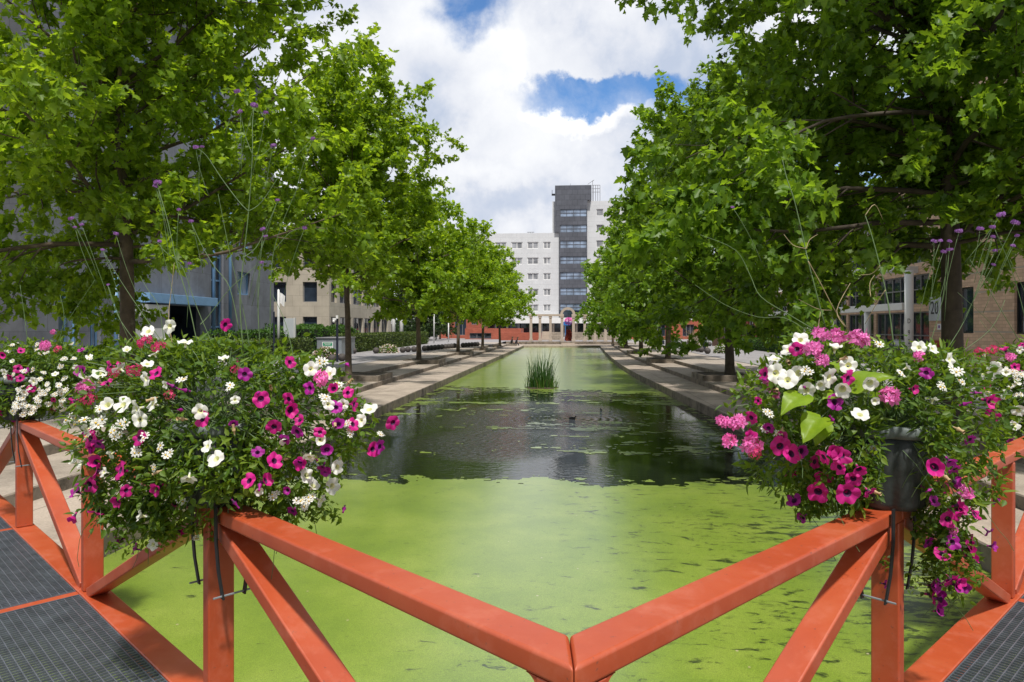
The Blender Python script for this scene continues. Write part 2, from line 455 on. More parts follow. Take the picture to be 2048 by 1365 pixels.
HEART = leaf_template([(0, 0), (0.12, -0.10), (0.26, -0.10), (0.38, -0.01), (0.42, 0.14), (0.40, 0.30), (0.33, 0.46), (0.24, 0.62), (0.14, 0.78), (0.05, 0.93), (0, 1.0)], 0.22, 0.35)

def broad_leaf_mesh(seed):
    r = random.Random(seed); mb = MB(); nx, ny = 13, 15
    out = [(0, .10), (.05, .30), (.14, .42), (.30, .45), (.45, .40), (.60, .31), (.75, .20), (.88, .10), (1, 0.004)]
    vs = []
    for j in range(ny):
        y = j / (ny - 1); w = float(np.interp(y, [a for a, _ in out], [b for _, b in out])) * (1 + r.uniform(-.05, .05))
        for i in range(nx):
            q = -1 + 2 * i / (nx - 1); x = q * w
            yy = y - 0.14 * abs(q) * max(0, 1 - y * 2.2)
            vein = math.cos(2 * math.pi * (y * 5.0 - abs(q) * 1.3))
            z = 0.20 * abs(x) - 0.38 * y * y + 0.016 * vein * (1 - abs(q)) + 0.045 * abs(q) ** 2 * math.sin(9 * y + seed + (2 if q > 0 else 0)) - 0.012 * (abs(q) < .05)
            vs.append((x, yy, z))
    mb.add(vs, [(j * nx + i, j * nx + i + 1, (j + 1) * nx + i + 1, (j + 1) * nx + i) for j in range(ny - 1) for i in range(nx - 1)])
    mb.tube([(0, -.55, .05), (0, -.25, .03), (0, 0, 0)], .014, 5, 1)
    return mb.mesh('broad_leaf', [M['lime'], M['stem']], None, True)
def leaves_mesh(name, P, D, Nn, S, tmpl, mats, mi=None):
    V, fs = tmpl
    P, D, Nn, S = map(np.asarray, (P, D, Nn, S))
    n, k = len(P), len(V)
    D = D / (np.linalg.norm(D, axis=1, keepdims=True) + 1e-9)
    X = np.cross(D, Nn); X /= (np.linalg.norm(X, axis=1, keepdims=True) + 1e-9)
    Z = np.cross(X, D)
    W = P[:, None, :] + S[:, None, None] * (V[None, :, 0:1] * X[:, None, :] + V[None, :, 1:2] * D[:, None, :] + V[None, :, 2:3] * Z[:, None, :])
    me = bpy.data.meshes.new(name)
    me.vertices.add(n * k)
    me.vertices.foreach_set('co', W.reshape(-1).astype(np.float32))
    flat = np.array([i for f in fs for i in f]); L = len(flat)
    loops = (flat[None, :] + (np.arange(n) * k)[:, None]).reshape(-1)
    me.loops.add(n * L); me.loops.foreach_set('vertex_index', loops.astype(np.int32))
    ls = np.cumsum([0] + [len(f) for f in fs[:-1]])
    starts = (ls[None, :] + (np.arange(n) * L)[:, None]).reshape(-1)
    me.polygons.add(n * len(fs))
    me.polygons.foreach_set('loop_start', starts.astype(np.int32))
    for m in (mats if isinstance(mats, (list, tuple)) else [mats]):
        me.materials.append(m)
    if mi is not None:
        me.polygons.foreach_set('material_index', np.repeat(mi, len(fs)).astype(np.int32))
    me.update(calc_edges=True); me.validate()
    return me

def mesh_obj(name, me, parent=None, loc=None):
    o = bpy.data.objects.new(name, me); COL.objects.link(o)
    if parent is not None: o.parent = parent
    if loc is not None: o.location = loc
    return o

def runit(n):
    v = NR.normal(size=(n, 3)); return v / np.linalg.norm(v, axis=1, keepdims=True)

# ------------------------------------------------------------------ SKY and light
SUN_EL, SUN_AZ = R(62), R(163)           # azimuth from +Y towards +X
sd = Vector((math.cos(SUN_EL) * math.sin(SUN_AZ), math.cos(SUN_EL) * math.cos(SUN_AZ), math.sin(SUN_EL)))
def make_world():
    w = bpy.data.worlds.new('World'); scene.world = w; w.use_nodes = True
    nt = w.node_tree
    bg = nt.nodes['Background']
    sky = N(nt, 'ShaderNodeTexSky', sky_type='NISHITA', sun_disc=False)
    sky.sun_elevation = SUN_EL; sky.sun_rotation = SUN_AZ
    sky.air_density = 1.0; sky.dust_density = 0.6; sky.ozone_density = 2.0
    tc = N(nt, 'ShaderNodeTexCoord')
    nrm = N(nt, 'ShaderNodeVectorMath', operation='NORMALIZE'); link(nt, tc.outputs['Generated'], nrm.inputs[0])
    sp = N(nt, 'ShaderNodeSeparateXYZ'); link(nt, nrm.outputs[0], sp.inputs[0])
    az = N(nt, 'ShaderNodeMath', operation='ARCTAN2'); link(nt, sp.outputs['X'], az.inputs[0]); link(nt, sp.outputs['Y'], az.inputs[1])
    el = N(nt, 'ShaderNodeMath', operation='ARCSINE'); link(nt, sp.outputs['Z'], el.inputs[0])
    P = N(nt, 'ShaderNodeCombineXYZ'); link(nt, az.outputs[0], P.inputs['X']); link(nt, el.outputs[0], P.inputs['Y'])
    # turbulent offset of the (azimuth, elevation) chart gives billowing edges
    def nz(scale, detail, rough, src, dist=0.0, off=(0, 0, 0)):
        mp = N(nt, 'ShaderNodeMapping'); mp.inputs['Location'].default_value = off
        link(nt, src, mp.inputs['Vector'])
        n = N(nt, 'ShaderNodeTexNoise', Scale=scale, Detail=detail, Roughness=rough, Distortion=dist)
        link(nt, mp.outputs[0], n.inputs['Vector']); return n
    bw = nz(11.0, 9.0, 0.60, nrm.outputs[0])
    sub = N(nt, 'ShaderNodeVectorMath', operation='SUBTRACT'); link(nt, bw.outputs['Color'], sub.inputs[0]); sub.inputs[1].default_value = (0.5, 0.5, 0.5)
    scl = N(nt, 'ShaderNodeVectorMath', operation='SCALE'); link(nt, sub.outputs[0], scl.inputs[0]); scl.inputs['Scale'].default_value = 0.13
    PW = N(nt, 'ShaderNodeVectorMath', operation='ADD'); link(nt, P.outputs[0], PW.inputs[0]); link(nt, scl.outputs[0], PW.inputs[1])
    def blob(u, v, ru, rv, soft=0.35, src=None, rot=0.0):
        a0 = math.atan((u - UC) / F) - TH
        e0 = math.atan((VH - v) / F * math.cos(a0 + TH))
        s = N(nt, 'ShaderNodeVectorMath', operation='SUBTRACT'); link(nt, (src or PW).outputs[0], s.inputs[0]); s.inputs[1].default_value = (a0, e0, 0)
        r = N(nt, 'ShaderNodeVectorRotate', rotation_type='Z_AXIS', Angle=rot); link(nt, s.outputs[0], r.inputs['Vector'])
        m = N(nt, 'ShaderNodeVectorMath', operation='MULTIPLY'); link(nt, r.outputs[0], m.inputs[0]); m.inputs[1].default_value = (F / ru, F / rv, 0)
        l = N(nt, 'ShaderNodeVectorMath', operation='LENGTH'); link(nt, m.outputs[0], l.inputs[0])
        mr = N(nt, 'ShaderNodeMapRange', interpolation_type='SMOOTHSTEP')
        mr.inputs['From Min'].default_value = 1 - soft; mr.inputs['From Max'].default_value = 1 + soft
        mr.inputs['To Min'].default_value = 1.0; mr.inputs['To Max'].default_value = 0.0
        link(nt, l.outputs['Value'], mr.inputs['Value']); return mr.outputs[0]
    def mth(op, a, b):
        n = N(nt, 'ShaderNodeMath', operation=op)
        for i, x in enumerate((a, b)):
            if isinstance(x, (int, float)): n.inputs[i].default_value = x
            else: link(nt, x, n.inputs[i])
        return n.outputs[0]
    # openings of blue
    hole = blob(1215, 188, 165, 36, 0.22)
    for a in ((945, 18, 62, 50, 0.6), (1420, 205, 120, 40, 0.6), (1700, 330, 180, 120, 0.8), (300, -200, 300, 120, 0.8), (1300, -330, 420, 120, 0.7)):
        hole = mth('MAXIMUM', hole, blob(*a))
    far = nz(2.3, 6.0, 0.55, nrm.outputs[0])
    gap = N(nt, 'ShaderNodeMapRange', interpolation_type='SMOOTHSTEP'); gap.inputs['From Min'].default_value = 0.34; gap.inputs['From Max'].default_value = 0.46
    gap.inputs['To Min'].default_value = 1.0; gap.inputs['To Max'].default_value = 0.0
    link(nt, far.outputs['Fac'], gap.inputs['Value'])
    high = N(nt, 'ShaderNodeMapRange'); high.inputs['From Min'].default_value = 0.5; high.inputs['From Max'].default_value = 0.75
    link(nt, el.outputs[0], high.inputs['Value'])
    hole = mth('MAXIMUM', hole, mth('MULTIPLY', gap.outputs[0], high.outputs[0]))
    wisp = nz(7.0, 8.0, 0.65, nrm.outputs[0], 0.3, (3, 1, 2))
    wf = N(nt, 'ShaderNodeMapRange'); wf.inputs['From Min'].default_value = 0.42; wf.inputs['From Max'].default_value = 0.75
    wf.inputs['To Min'].default_value = 0.0; wf.inputs['To Max'].default_value = 0.55; link(nt, wisp.outputs['Fac'], wf.inputs['Value'])
    hole = mth('MULTIPLY', hole, mth('SUBTRACT', 1.0, wf.outputs[0]))
    # brightness of the cloud: sunlit billows and grey undersides
    big = nz(4.2, 7.0, 0.58, nrm.outputs[0], 0.0, (0.7, 2.1, 0.4))
    sh = N(nt, 'ShaderNodeMapRange', interpolation_type='SMOOTHSTEP'); sh.inputs['From Min'].default_value = 0.36; sh.inputs['From Max'].default_value = 0.62
    link(nt, big.outputs['Fac'], sh.inputs['Value'])
    shade = mth('MULTIPLY', sh.outputs[0], 0.62)
    for (u, v, ru, rv, so, k) in ((1000, 140, 95, 70, 0.6, 0.75), (1160, 232, 150, 36, 0.6, 0.95), (840, 55, 110, 60, 0.7, 0.55), (960, 355, 120, 45, 0.8, 0.6), (1040, 300, 130, 50, 0.9, 0.6), (1200, 300, 110, 40, 0.9, 0.35)):
        shade = mth('MAXIMUM', shade, mth('MULTIPLY', blob(u, v, ru, rv, so), k))
    for (u, v, ru, rv, so, k) in ((1010, 402, 165, 34, 0.7, 0.75), (860, 150, 95, 45, 0.9, 0.45), (1190, 110, 110, 40, 0.9, 0.35), (1320, 290, 80, 70, 0.9, 0.45), (1230, 360, 90, 35, 0.9, 0.4)):
        shade = mth('MULTIPLY', shade, mth('SUBTRACT', 1.0, mth('MULTIPLY', blob(u, v, ru, rv, so), k)))
    fine = nz(16.0, 8.0, 0.6, nrm.outputs[0], 0.4)
    shade = mth('ADD', shade, mth('MULTIPLY', mth('SUBTRACT', fine.outputs['Fac'], 0.5), 0.55))
    back = N(nt, 'ShaderNodeMapRange', interpolation_type='SMOOTHSTEP'); back.inputs['From Min'].default_value = -0.45; back.inputs['From Max'].default_value = 0.25
    back.inputs['To Min'].default_value = 0.62; back.inputs['To Max'].default_value = 1.0
    link(nt, sp.outputs['Y'], back.inputs['Value'])  # clouds dimmed behind the viewer, added to darken faces turned that way
    cc = ramp(nt, shade, [(0.0, (3.7, 4.2, 5.2)), (0.3, (5.4, 5.6, 6.1)), (0.65, (6.5, 6.6, 6.8)), (1.0, (7.9, 7.9, 7.9))])
    sk = N(nt, 'ShaderNodeVectorMath', operation='MULTIPLY'); link(nt, sky.outputs[0], sk.inputs[0]); sk.inputs[1].default_value = (0.62, 0.88, 1.12)
    mx = N(nt, 'ShaderNodeMix', data_type='RGBA')
    ck = N(nt, 'ShaderNodeVectorMath', operation='SCALE'); link(nt, cc, ck.inputs[0]); link(nt, back.outputs[0], ck.inputs['Scale'])
    link(nt, hole, mx.inputs['Factor']); link(nt, ck.outputs[0], mx.inputs[6]); link(nt, sk.outputs[0], mx.inputs[7])
    link(nt, mx.outputs[2], bg.inputs['Color'])
    bg.inputs['Strength'].default_value = 0.11
make_world()
L = bpy.data.lights.new('sun', 'SUN'); L.energy = 3.6; L.angle = R(3); L.color = (1.0, 0.95, 0.87)
lo = bpy.data.objects.new('sun', L); COL.objects.link(lo)
lo.rotation_euler = (-sd).to_track_quat('-Z', 'Y').to_euler(); lo.location = sd * 60

cam = bpy.data.cameras.new('camera'); co = bpy.data.objects.new('camera', cam); COL.objects.link(co)
cam.sensor_width = 36.0; cam.lens = 36.0 * F / 2048; cam.shift_y = -27.5 / 2048; cam.clip_start = 0.05; cam.clip_end = 3000
co.location = (0, 0, EYE); co.rotation_euler = (R(90), 0, TH)
scene.camera = co
scene.view_settings.view_transform = 'Standard'; scene.view_settings.look = 'None'
scene.view_settings.exposure = 0.45; scene.view_settings.gamma = 1.0
scene.cycles.max_bounces = 8; scene.cycles.transparent_max_bounces = 8
scene.cycles.use_denoising = True

# ------------------------------------------------------------------ GROUND
YN, YF, YE = -25.0, 99.5, 94.0
def interp(tab, y):
    ys = [a for a, b in tab]; xs = [b for a, b in tab]
    return float(np.interp(y, ys, xs))
EL = [(-25, -5.6), (8, -5.55), (22, -5.75), (40, -5.6), (70, -5.4), (100, -5.3)]
TL = [(-25, -7.6), (10, -7.6), (30, -7.75), (100, -7.4)]
PL = [(-25, -9.2), (12, -9.2), (30, -9.35), (45, -8.9), (100, -8.4)]
ER = [(-25, 5.2), (19, 4.75), (24, 4.5), (29, 4.3), (37, 4.0), (46, 3.9), (58, 4.05), (75, 4.5), (88, 4.9), (100, 5.3)]
TR = [(-25, 6.6), (23, 6.15), (30, 5.95), (45, 5.65), (60, 5.7), (100, 6.9)]
PR = [(-25, 8.2), (25, 7.55), (31, 7.4), (45, 7.15), (60, 6.95), (100, 8.0)]
ys = np.concatenate([np.arange(YN, YF - 4, 2.5), [95.3]])
def strip(name, A, B, z, m, ysA=ys, zb=None):
    mb = MB(); vs = []
    for y in ysA:
        vs += [(A(y), y, z), (B(y), y, z)]
    fs = [(2 * i, 2 * i + 1, 2 * i + 3, 2 * i + 2) for i in range(len(ysA) - 1)]
    mb.add(vs, fs)
    o = mb.build(name, m); return structure(o)
fEL, fTL, fPL, fER, fTR, fPR = [(lambda t: (lambda y: interp(t, y)))(t) for t in (EL, TL, PL, ER, TR, PR)]
strip('water', lambda y: fEL(y) - 0.15, lambda y: fER(y) + 0.15, Z_WATER, None)
def slab(name, A, B, ztop, zbot, mtop, mside, sgn):
    """step: top sheet from A(y) to B(y) plus the riser down from the water-side edge A"""
    mb = MB(); vs = []; n = len(ys)
    for y in ys:
        a = A(y)
        vs += [(a, y, zbot), (a, y, ztop - 0.018), (a - 0.02 * sgn * -1, y, ztop), (B(y), y, ztop)]
    fs0, fs1 = [], []
    for i in range(n - 1):
        p, q = 4 * i, 4 * i + 4
        fs1 += [(p, p + 1, q + 1, q), (p + 1, p + 2, q + 2, q + 1)]
        fs0 += [(p + 2, p + 3, q + 3, q + 2)]
    mb.add(vs, fs0, 0); o = len(mb.v)
    mb.add(vs, fs1, 1)
    return structure(mb.build(name, [mtop, mside]))
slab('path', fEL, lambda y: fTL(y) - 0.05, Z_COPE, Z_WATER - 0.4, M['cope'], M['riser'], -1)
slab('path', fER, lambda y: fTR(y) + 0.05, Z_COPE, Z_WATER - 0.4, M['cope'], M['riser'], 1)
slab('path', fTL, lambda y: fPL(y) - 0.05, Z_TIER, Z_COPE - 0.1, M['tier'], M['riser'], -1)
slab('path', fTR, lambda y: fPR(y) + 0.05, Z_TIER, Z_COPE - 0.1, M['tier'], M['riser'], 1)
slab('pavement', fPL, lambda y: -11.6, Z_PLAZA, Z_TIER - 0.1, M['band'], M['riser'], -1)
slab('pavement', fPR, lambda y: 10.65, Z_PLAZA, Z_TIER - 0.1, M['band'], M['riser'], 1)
for a, b, nm in ((-11.75, -11.6, 'drain'), (10.65, 10.8, 'drain')):
    strip('pavement', lambda y, a=a: a, lambda y, b=b: b, Z_PLAZA - 0.004, M['drain'])
strip('plaza_ground', lambda y: -60.0, lambda y: -11.75, Z_PLAZA, M['plaza'])
strip('plaza_ground', lambda y: 10.8, lambda y: 60.0, Z_PLAZA, M['plaza'])
# far end of the canal: landing, one step, forecourt
mb = MB()
mb.box((-9, YE, Z_WATER - 0.3), (9.5, 101.0, Z_COPE - 0.004))
structure(mb.build('path', M['cope'], bevel=0.01))
mb = MB(); mb.add([(-60, 95.3, Z_PLAZA - .006), (60, 95.3, Z_PLAZA - .006), (60, 400, Z_PLAZA - .006), (-60, 400, Z_PLAZA - .006)], [(0, 1, 2, 3)])
mb2 = MB(); mb2.box((-8.3, 100.2, Z_COPE), (9.0, 100.9, Z_PLAZA + 0.01)); 
structure(mb2.build('path', M['riser']))
mb = MB()
for x0, x1, y0, y1 in ((-60, -8.4, 95.3, 400), (8.0, 60, 95.3, 400), (-8.4, 8.0, 100.9, 400)):
    mb.add([(x0, y0, Z_PLAZA), (x1, y0, Z_PLAZA), (x1, y1, Z_PLAZA), (x0, y1, Z_PLAZA)], [(0, 1, 2, 3)])
structure(mb.build('plaza_ground', M['plaza']))
mb = MB(); S = 1500
mb.add([(-S, -S, -1.9), (S, -S, -1.9), (S, S, -1.9), (-S, S, -1.9)], [(0, 1, 2, 3)])
mb2 = MB()
for x0, x1, y0, y1 in ((-S, -60, -S, S), (60, S, -S, S), (-60, 60, 400, S), (-60, -5.7, -S, YN), (5.3, 60, -S, YN)):
    mb2.add([(x0, y0, Z_PLAZA - .02), (x1, y0, Z_PLAZA - .02), (x1, y1, Z_PLAZA - .02), (x0, y1, Z_PLAZA - .02)], [(0, 1, 2, 3)])
structure(mb.build('ground', M['ground'])); structure(mb2.build('ground', M['ground']))

# water and duckweed
def water_mat():
    m, nt, b = new_mat('canal_water')
    b.inputs['Base Color'].default_value = (0.010, 0.014, 0.009, 1)
    b.inputs['Roughness'].default_value = 0.05
    b.inputs['IOR'].default_value = 1.5
    tc = N(nt, 'ShaderNodeTexCoord')
    mp = N(nt, 'ShaderNodeMapping'); mp.inputs['Scale'].default_value = (1.0, 1.6, 1.0)
    link(nt, tc.outputs['Object'], mp.inputs['Vector'])
    n1 = N(nt, 'ShaderNodeTexNoise', Scale=6.0, Detail=3.0, Roughness=0.55, Distortion=0.4)
    link(nt, mp.outputs[0], n1.inputs['Vector'])
    n2 = N(nt, 'ShaderNodeTexNoise', Scale=0.28, Detail=2.0)
    link(nt, tc.outputs['Object'], n2.inputs['Vector'])
    k = ramp(nt, n2.outputs['Fac'], [(0.42, (0.035,) * 3), (0.8, (0.25,) * 3)])
    for (u, v, rx, ry) in ((1075, 835, 3.4, 4.6), (1190, 784, 1.9, 2.2), (985, 885, 2.2, 2.6)):
        c = gnd(u, v, Z_WATER)
        s0 = N(nt, 'ShaderNodeVectorMath', operation='SUBTRACT'); link(nt, tc.outputs['Object'], s0.inputs[0]); s0.inputs[1].default_value = c
        s1 = N(nt, 'ShaderNodeVectorMath', operation='MULTIPLY'); link(nt, s0.outputs[0], s1.inputs[0]); s1.inputs[1].default_value = (1 / rx, 1 / ry, 0)
        l0 = N(nt, 'ShaderNodeVectorMath', operation='LENGTH'); link(nt, s1.outputs[0], l0.inputs[0])
        m0 = N(nt, 'ShaderNodeMapRange', interpolation_type='SMOOTHSTEP'); m0.inputs['From Min'].default_value = 0.4; m0.inputs['From Max'].default_value = 1.2
        m0.inputs['To Min'].default_value = 1.0; m0.inputs['To Max'].default_value = 0.0; link(nt, l0.outputs['Value'], m0.inputs['Value'])
        mxk = N(nt, 'ShaderNodeMath', operation='MAXIMUM'); link(nt, k, mxk.inputs[0]); link(nt, m0.outputs[0], mxk.inputs[1]); k = mxk.outputs[0]
    # rings spreading from the swimming birds
    h = n1.outputs['Fac']
    for (u, v, rmax, amp) in ((1145, 838, 2.2, 0.5), (1235, 795, 2.6, 0.5)):
        c = gnd(u, v, Z_WATER)
        s = N(nt, 'ShaderNodeVectorMath', operation='SUBTRACT'); link(nt, tc.outputs['Object'], s.inputs[0]); s.inputs[1].default_value = c
        ln = N(nt, 'ShaderNodeVectorMath', operation='LENGTH'); link(nt, s.outputs[0], ln.inputs[0])
        si = N(nt, 'ShaderNodeMath', operation='SINE')
        mu = N(nt, 'ShaderNodeMath', operation='MULTIPLY'); link(nt, ln.outputs['Value'], mu.inputs[0]); mu.inputs[1].default_value = 26.0
        link(nt, mu.outputs[0], si.inputs[0])
        fa = N(nt, 'ShaderNodeMapRange'); fa.inputs['From Min'].default_value = 0.1; fa.inputs['From Max'].default_value = rmax
        fa.inputs['To Min'].default_value = amp; fa.inputs['To Max'].default_value = 0.0
        link(nt, ln.outputs['Value'], fa.inputs['Value'])
        pr = N(nt, 'ShaderNodeMath', operation='MULTIPLY'); link(nt, si.outputs[0], pr.inputs[0]); link(nt, fa.outputs[0], pr.inputs[1])
        ad = N(nt, 'ShaderNodeMath', operation='ADD'); link(nt, h, ad.inputs[0]); link(nt, pr.outputs[0], ad.inputs[1])
        h = ad.outputs[0]
    bp = N(nt, 'ShaderNodeBump', Distance=0.05)
    link(nt, k, bp.inputs['Strength'])
    link(nt, h, bp.inputs['Height']); link(nt, bp.outputs['Normal'], b.inputs['Normal'])
    return m
bpy.data.objects['water'].data.materials.clear(); bpy.data.objects['water'].data.materials.append(water_mat())

def weed_mat():
    m, nt, b = new_mat('duckweed')
    tc = N(nt, 'ShaderNodeTexCoord')
    n = N(nt, 'ShaderNodeTexNoise', Scale=0.9, Detail=8.0, Roughness=0.62)
    link(nt, tc.outputs['Object'], n.inputs['Vector'])
    c = ramp(nt, n.outputs['Fac'], [(0.3, (0.150, 0.228, 0.022)), (0.5, (0.198, 0.282, 0.030)), (0.72, (0.262, 0.338, 0.050))])
    g = N(nt, 'ShaderNodeTexNoise', Scale=130.0, Detail=2.0)
    link(nt, tc.outputs['Object'], g.inputs['Vector'])
    gv = ramp(nt, g.outputs['Fac'], [(0.3, (0.62,) * 3), (0.7, (1.3,) * 3)])
    mx = N(nt, 'ShaderNodeMix', data_type='RGBA', blend_type='MULTIPLY'); mx.inputs['Factor'].default_value = 1.0
    link(nt, c, mx.inputs[6]); link(nt, gv, mx.inputs[7])
    # thin places and wind streaks where dark water shows between the fronds
    mp = N(nt, 'ShaderNodeMapping'); mp.inputs['Scale'].default_value = (1.0, 2.2, 1.0); mp.inputs['Rotation'].default_value = (0, 0, R(12))
    link(nt, tc.outputs['Object'], mp.inputs['Vector'])
    h1 = N(nt, 'ShaderNodeTexNoise', Scale=3.4, Detail=9.0, Roughness=0.72, Distortion=0.6)
    link(nt, mp.outputs[0], h1.inputs['Vector'])
    h2 = N(nt, 'ShaderNodeTexNoise', Scale=0.33, Detail=2.0)
    link(nt, tc.outputs['Object'], h2.inputs['Vector'])
    # the right half of the near sheet is more broken than the left
    spx = N(nt, 'ShaderNodeSeparateXYZ'); link(nt, tc.outputs['Object'], spx.inputs[0])
    wx = N(nt, 'ShaderNodeMapRange'); wx.inputs['From Min'].default_value = -1.0; wx.inputs['From Max'].default_value = 5.0
    wx.inputs['To Min'].default_value = 0.0; wx.inputs['To Max'].default_value = 0.15
    link(nt, spx.outputs['X'], wx.inputs['Value'])
    ad = N(nt, 'ShaderNodeMath', operation='MULTIPLY_ADD'); link(nt, h2.outputs['Fac'], ad.inputs[0]); ad.inputs[1].default_value = 0.22
    link(nt, h1.outputs['Fac'], ad.inputs[2])
    ad2 = N(nt, 'ShaderNodeMath', operation='ADD'); link(nt, ad.outputs[0], ad2.inputs[0]); link(nt, wx.outputs[0], ad2.inputs[1])
    hf = ramp(nt, ad2.outputs[0], [(0.725, (0, 0, 0)), (0.80, (1, 1, 1))])
    m2 = N(nt, 'ShaderNodeMix', data_type='RGBA')
    link(nt, hf, m2.inputs['Factor']); link(nt, mx.outputs[2], m2.inputs[6]); m2.inputs[7].default_value = (0.030, 0.045, 0.008, 1)
    # small dark specks, bits of floating litter and pale seeds
    q1 = N(nt, 'ShaderNodeTexNoise', Scale=16.0, Detail=4.0, Roughness=0.6)
    link(nt, mp.outputs[0], q1.inputs['Vector'])
    qf = ramp(nt, q1.outputs['Fac'], [(0.64, (0, 0, 0)), (0.72, (0.8, 0.8, 0.8))])
    m3 = N(nt, 'ShaderNodeMix', data_type='RGBA'); link(nt, qf, m3.inputs['Factor']); link(nt, m2.outputs[2], m3.inputs[6]); m3.inputs[7].default_value = (0.06, 0.085, 0.012, 1)
    vo = N(nt, 'ShaderNodeTexVoronoi', Scale=4.5); link(nt, tc.outputs['Object'], vo.inputs['Vector'])
    vf = ramp(nt, vo.outputs['Distance'], [(0.0, (1, 1, 1)), (0.05, (1, 1, 1)), (0.06, (0, 0, 0))])
    vr = N(nt, 'ShaderNodeMath', operation='GREATER_THAN'); sv = N(nt, 'ShaderNodeSeparateColor'); link(nt, vo.outputs['Color'], sv.inputs[0]); link(nt, sv.outputs[0], vr.inputs[0]); vr.inputs[1].default_value = 0.72
    vm = N(nt, 'ShaderNodeMath', operation='MULTIPLY'); link(nt, vf, vm.inputs[0]); link(nt, vr.outputs[0], vm.inputs[1])
    m4 = N(nt, 'ShaderNodeMix', data_type='RGBA'); link(nt, vm.outputs[0], m4.inputs['Factor']); link(nt, m3.outputs[2], m4.inputs[6]); m4.inputs[7].default_value = (0.42, 0.38, 0.24, 1)
    link(nt, m4.outputs[2], b.inputs['Base Color'])
    b.inputs['Roughness'].default_value = 0.40
    b.inputs['Specular IOR Level'].default_value = 0.6
    b.inputs['Coat Weight'].default_value = 1.0          # film of water between the fronds
    b.inputs['Coat Roughness'].default_value = 0.22
    b.inputs['Coat IOR'].default_value = 1.5
    bp = N(nt, 'ShaderNodeBump', Strength=0.25, Distance=0.004)
    link(nt, g.outputs['Fac'], bp.inputs['Height']); link(nt, bp.outputs['Normal'], b.inputs['Normal'])
    return m
M['weed'] = weed_mat()
def weed_density(x, y):
    """>0 where the surface is covered"""
    n1 = mnoise.fractal((x * 0.35, y * 0.22, 3.1), 1.0, 2.0, 5)
    n2 = mnoise.fractal((x * 0.9, y * 1.5, 9.1), 0.75, 2.1, 7) + 0.35 * mnoise.noise((x * 5.0, y * 4.0, 2.0))
    e0 = 12.45 + 0.12 * math.sin(x * 0.7) + n2 * 0.55 + n1 * 0.2
    e1 = 29.6 - 0.35 * x + 1.6 * n1 + 1.2 * n2
    near = (e0 - y) / 0.5 + 0.30 * n2
    n3 = mnoise.fractal((x * 2.6, y * 6.5, 4.4), 0.6, 2.0, 4)
    near += 0.55 * n3
    farv = (y - e1) / 3.2 + 0.35 * n2 + 0.30 * n3
    # drifting rafts inside the open water
    raft = 0.9 * mnoise.fractal((x * 0.13 + 5, y * 0.55 + 2, 1.7), 0.9, 2.0, 6) + 0.7 * n2 + 0.62 * n3 - 0.80
    if y > 21: raft += 0.30 * min(1, (y - 21) / 4)
    edge = max(0, 1 - (interp(ER, y) - x) / 0.8, 1 - (x - interp(EL, y)) / 1.3) * 0.55 if y > 20 else 0
    band = 0.55 * math.exp(-((y - 20.6 + 0.1 * x) / 0.75) ** 2) * (1 if x > -1 else 0.5)
    return max(near, farv, raft + band + edge)
def duckweed():
    mb = MB()
    Y = Z_WATER + 0.006
    def sheet(y0, y1, stepy, jag):
        yy = np.arange(y0, y1 + 1e-6, stepy)
        vs, fs = [], []
        for y in yy: vs += [(interp(EL, y) + 0.01, y, Y), (interp(ER, y) - 0.01, y, Y)]
        fs = [(2 * i, 2 * i + 1, 2 * i + 3, 2 * i + 2) for i in range(len(yy) - 1)]
        mb.add(vs, fs)
    sheet(-25, 11.0, 2.0, 0); 
    yy = [36.0]
    while yy[-1] < YE - 0.01: yy.append(min(YE, yy[-1] + 2.0))
    vs = []
    for y in yy: vs += [(interp(EL, y) + 0.01, y, Y), (interp(ER, y) - 0.01, y, Y)]
    mb.add(vs, [(2 * i, 2 * i + 1, 2 * i + 3, 2 * i + 2) for i in range(len(yy) - 1)])
    y = 11.0
    while y < 36.0 - 1e-6:
        s = min(0.045 + (y - 11) * 0.006, 36.0 - y)
        dx = s * 0.62
        xa, xb = interp(EL, y) + 0.01, interp(ER, y) - 0.01
        n = int((xb - xa) / dx)
        run = None
        for k in range(n + 1):
            x = xa + (xb - xa) * (k + 0.5) / n if k < n else None
            ok = x is not None and weed_density(x, y + s / 2) > 0
            if ok and run is None: run = k
            if not ok and run is not None:
                p, q = xa + (xb - xa) * run / n, xa + (xb - xa) * k / n
                j = [rng.uniform(-.4, .4) * dx for _ in range(4)]
                mb.add([(p + j[0], y, Y), (q + j[1], y, Y), (q + j[2], y + s, Y), (p + j[3], y + s, Y)], [(0, 1, 2, 3)])
                run = None
        y += s
    o = mb.build('duckweed', M['weed'])
    tag(o, 'lime green duckweed spread over the canal water', 'duckweed', kind='stuff')
duckweed()

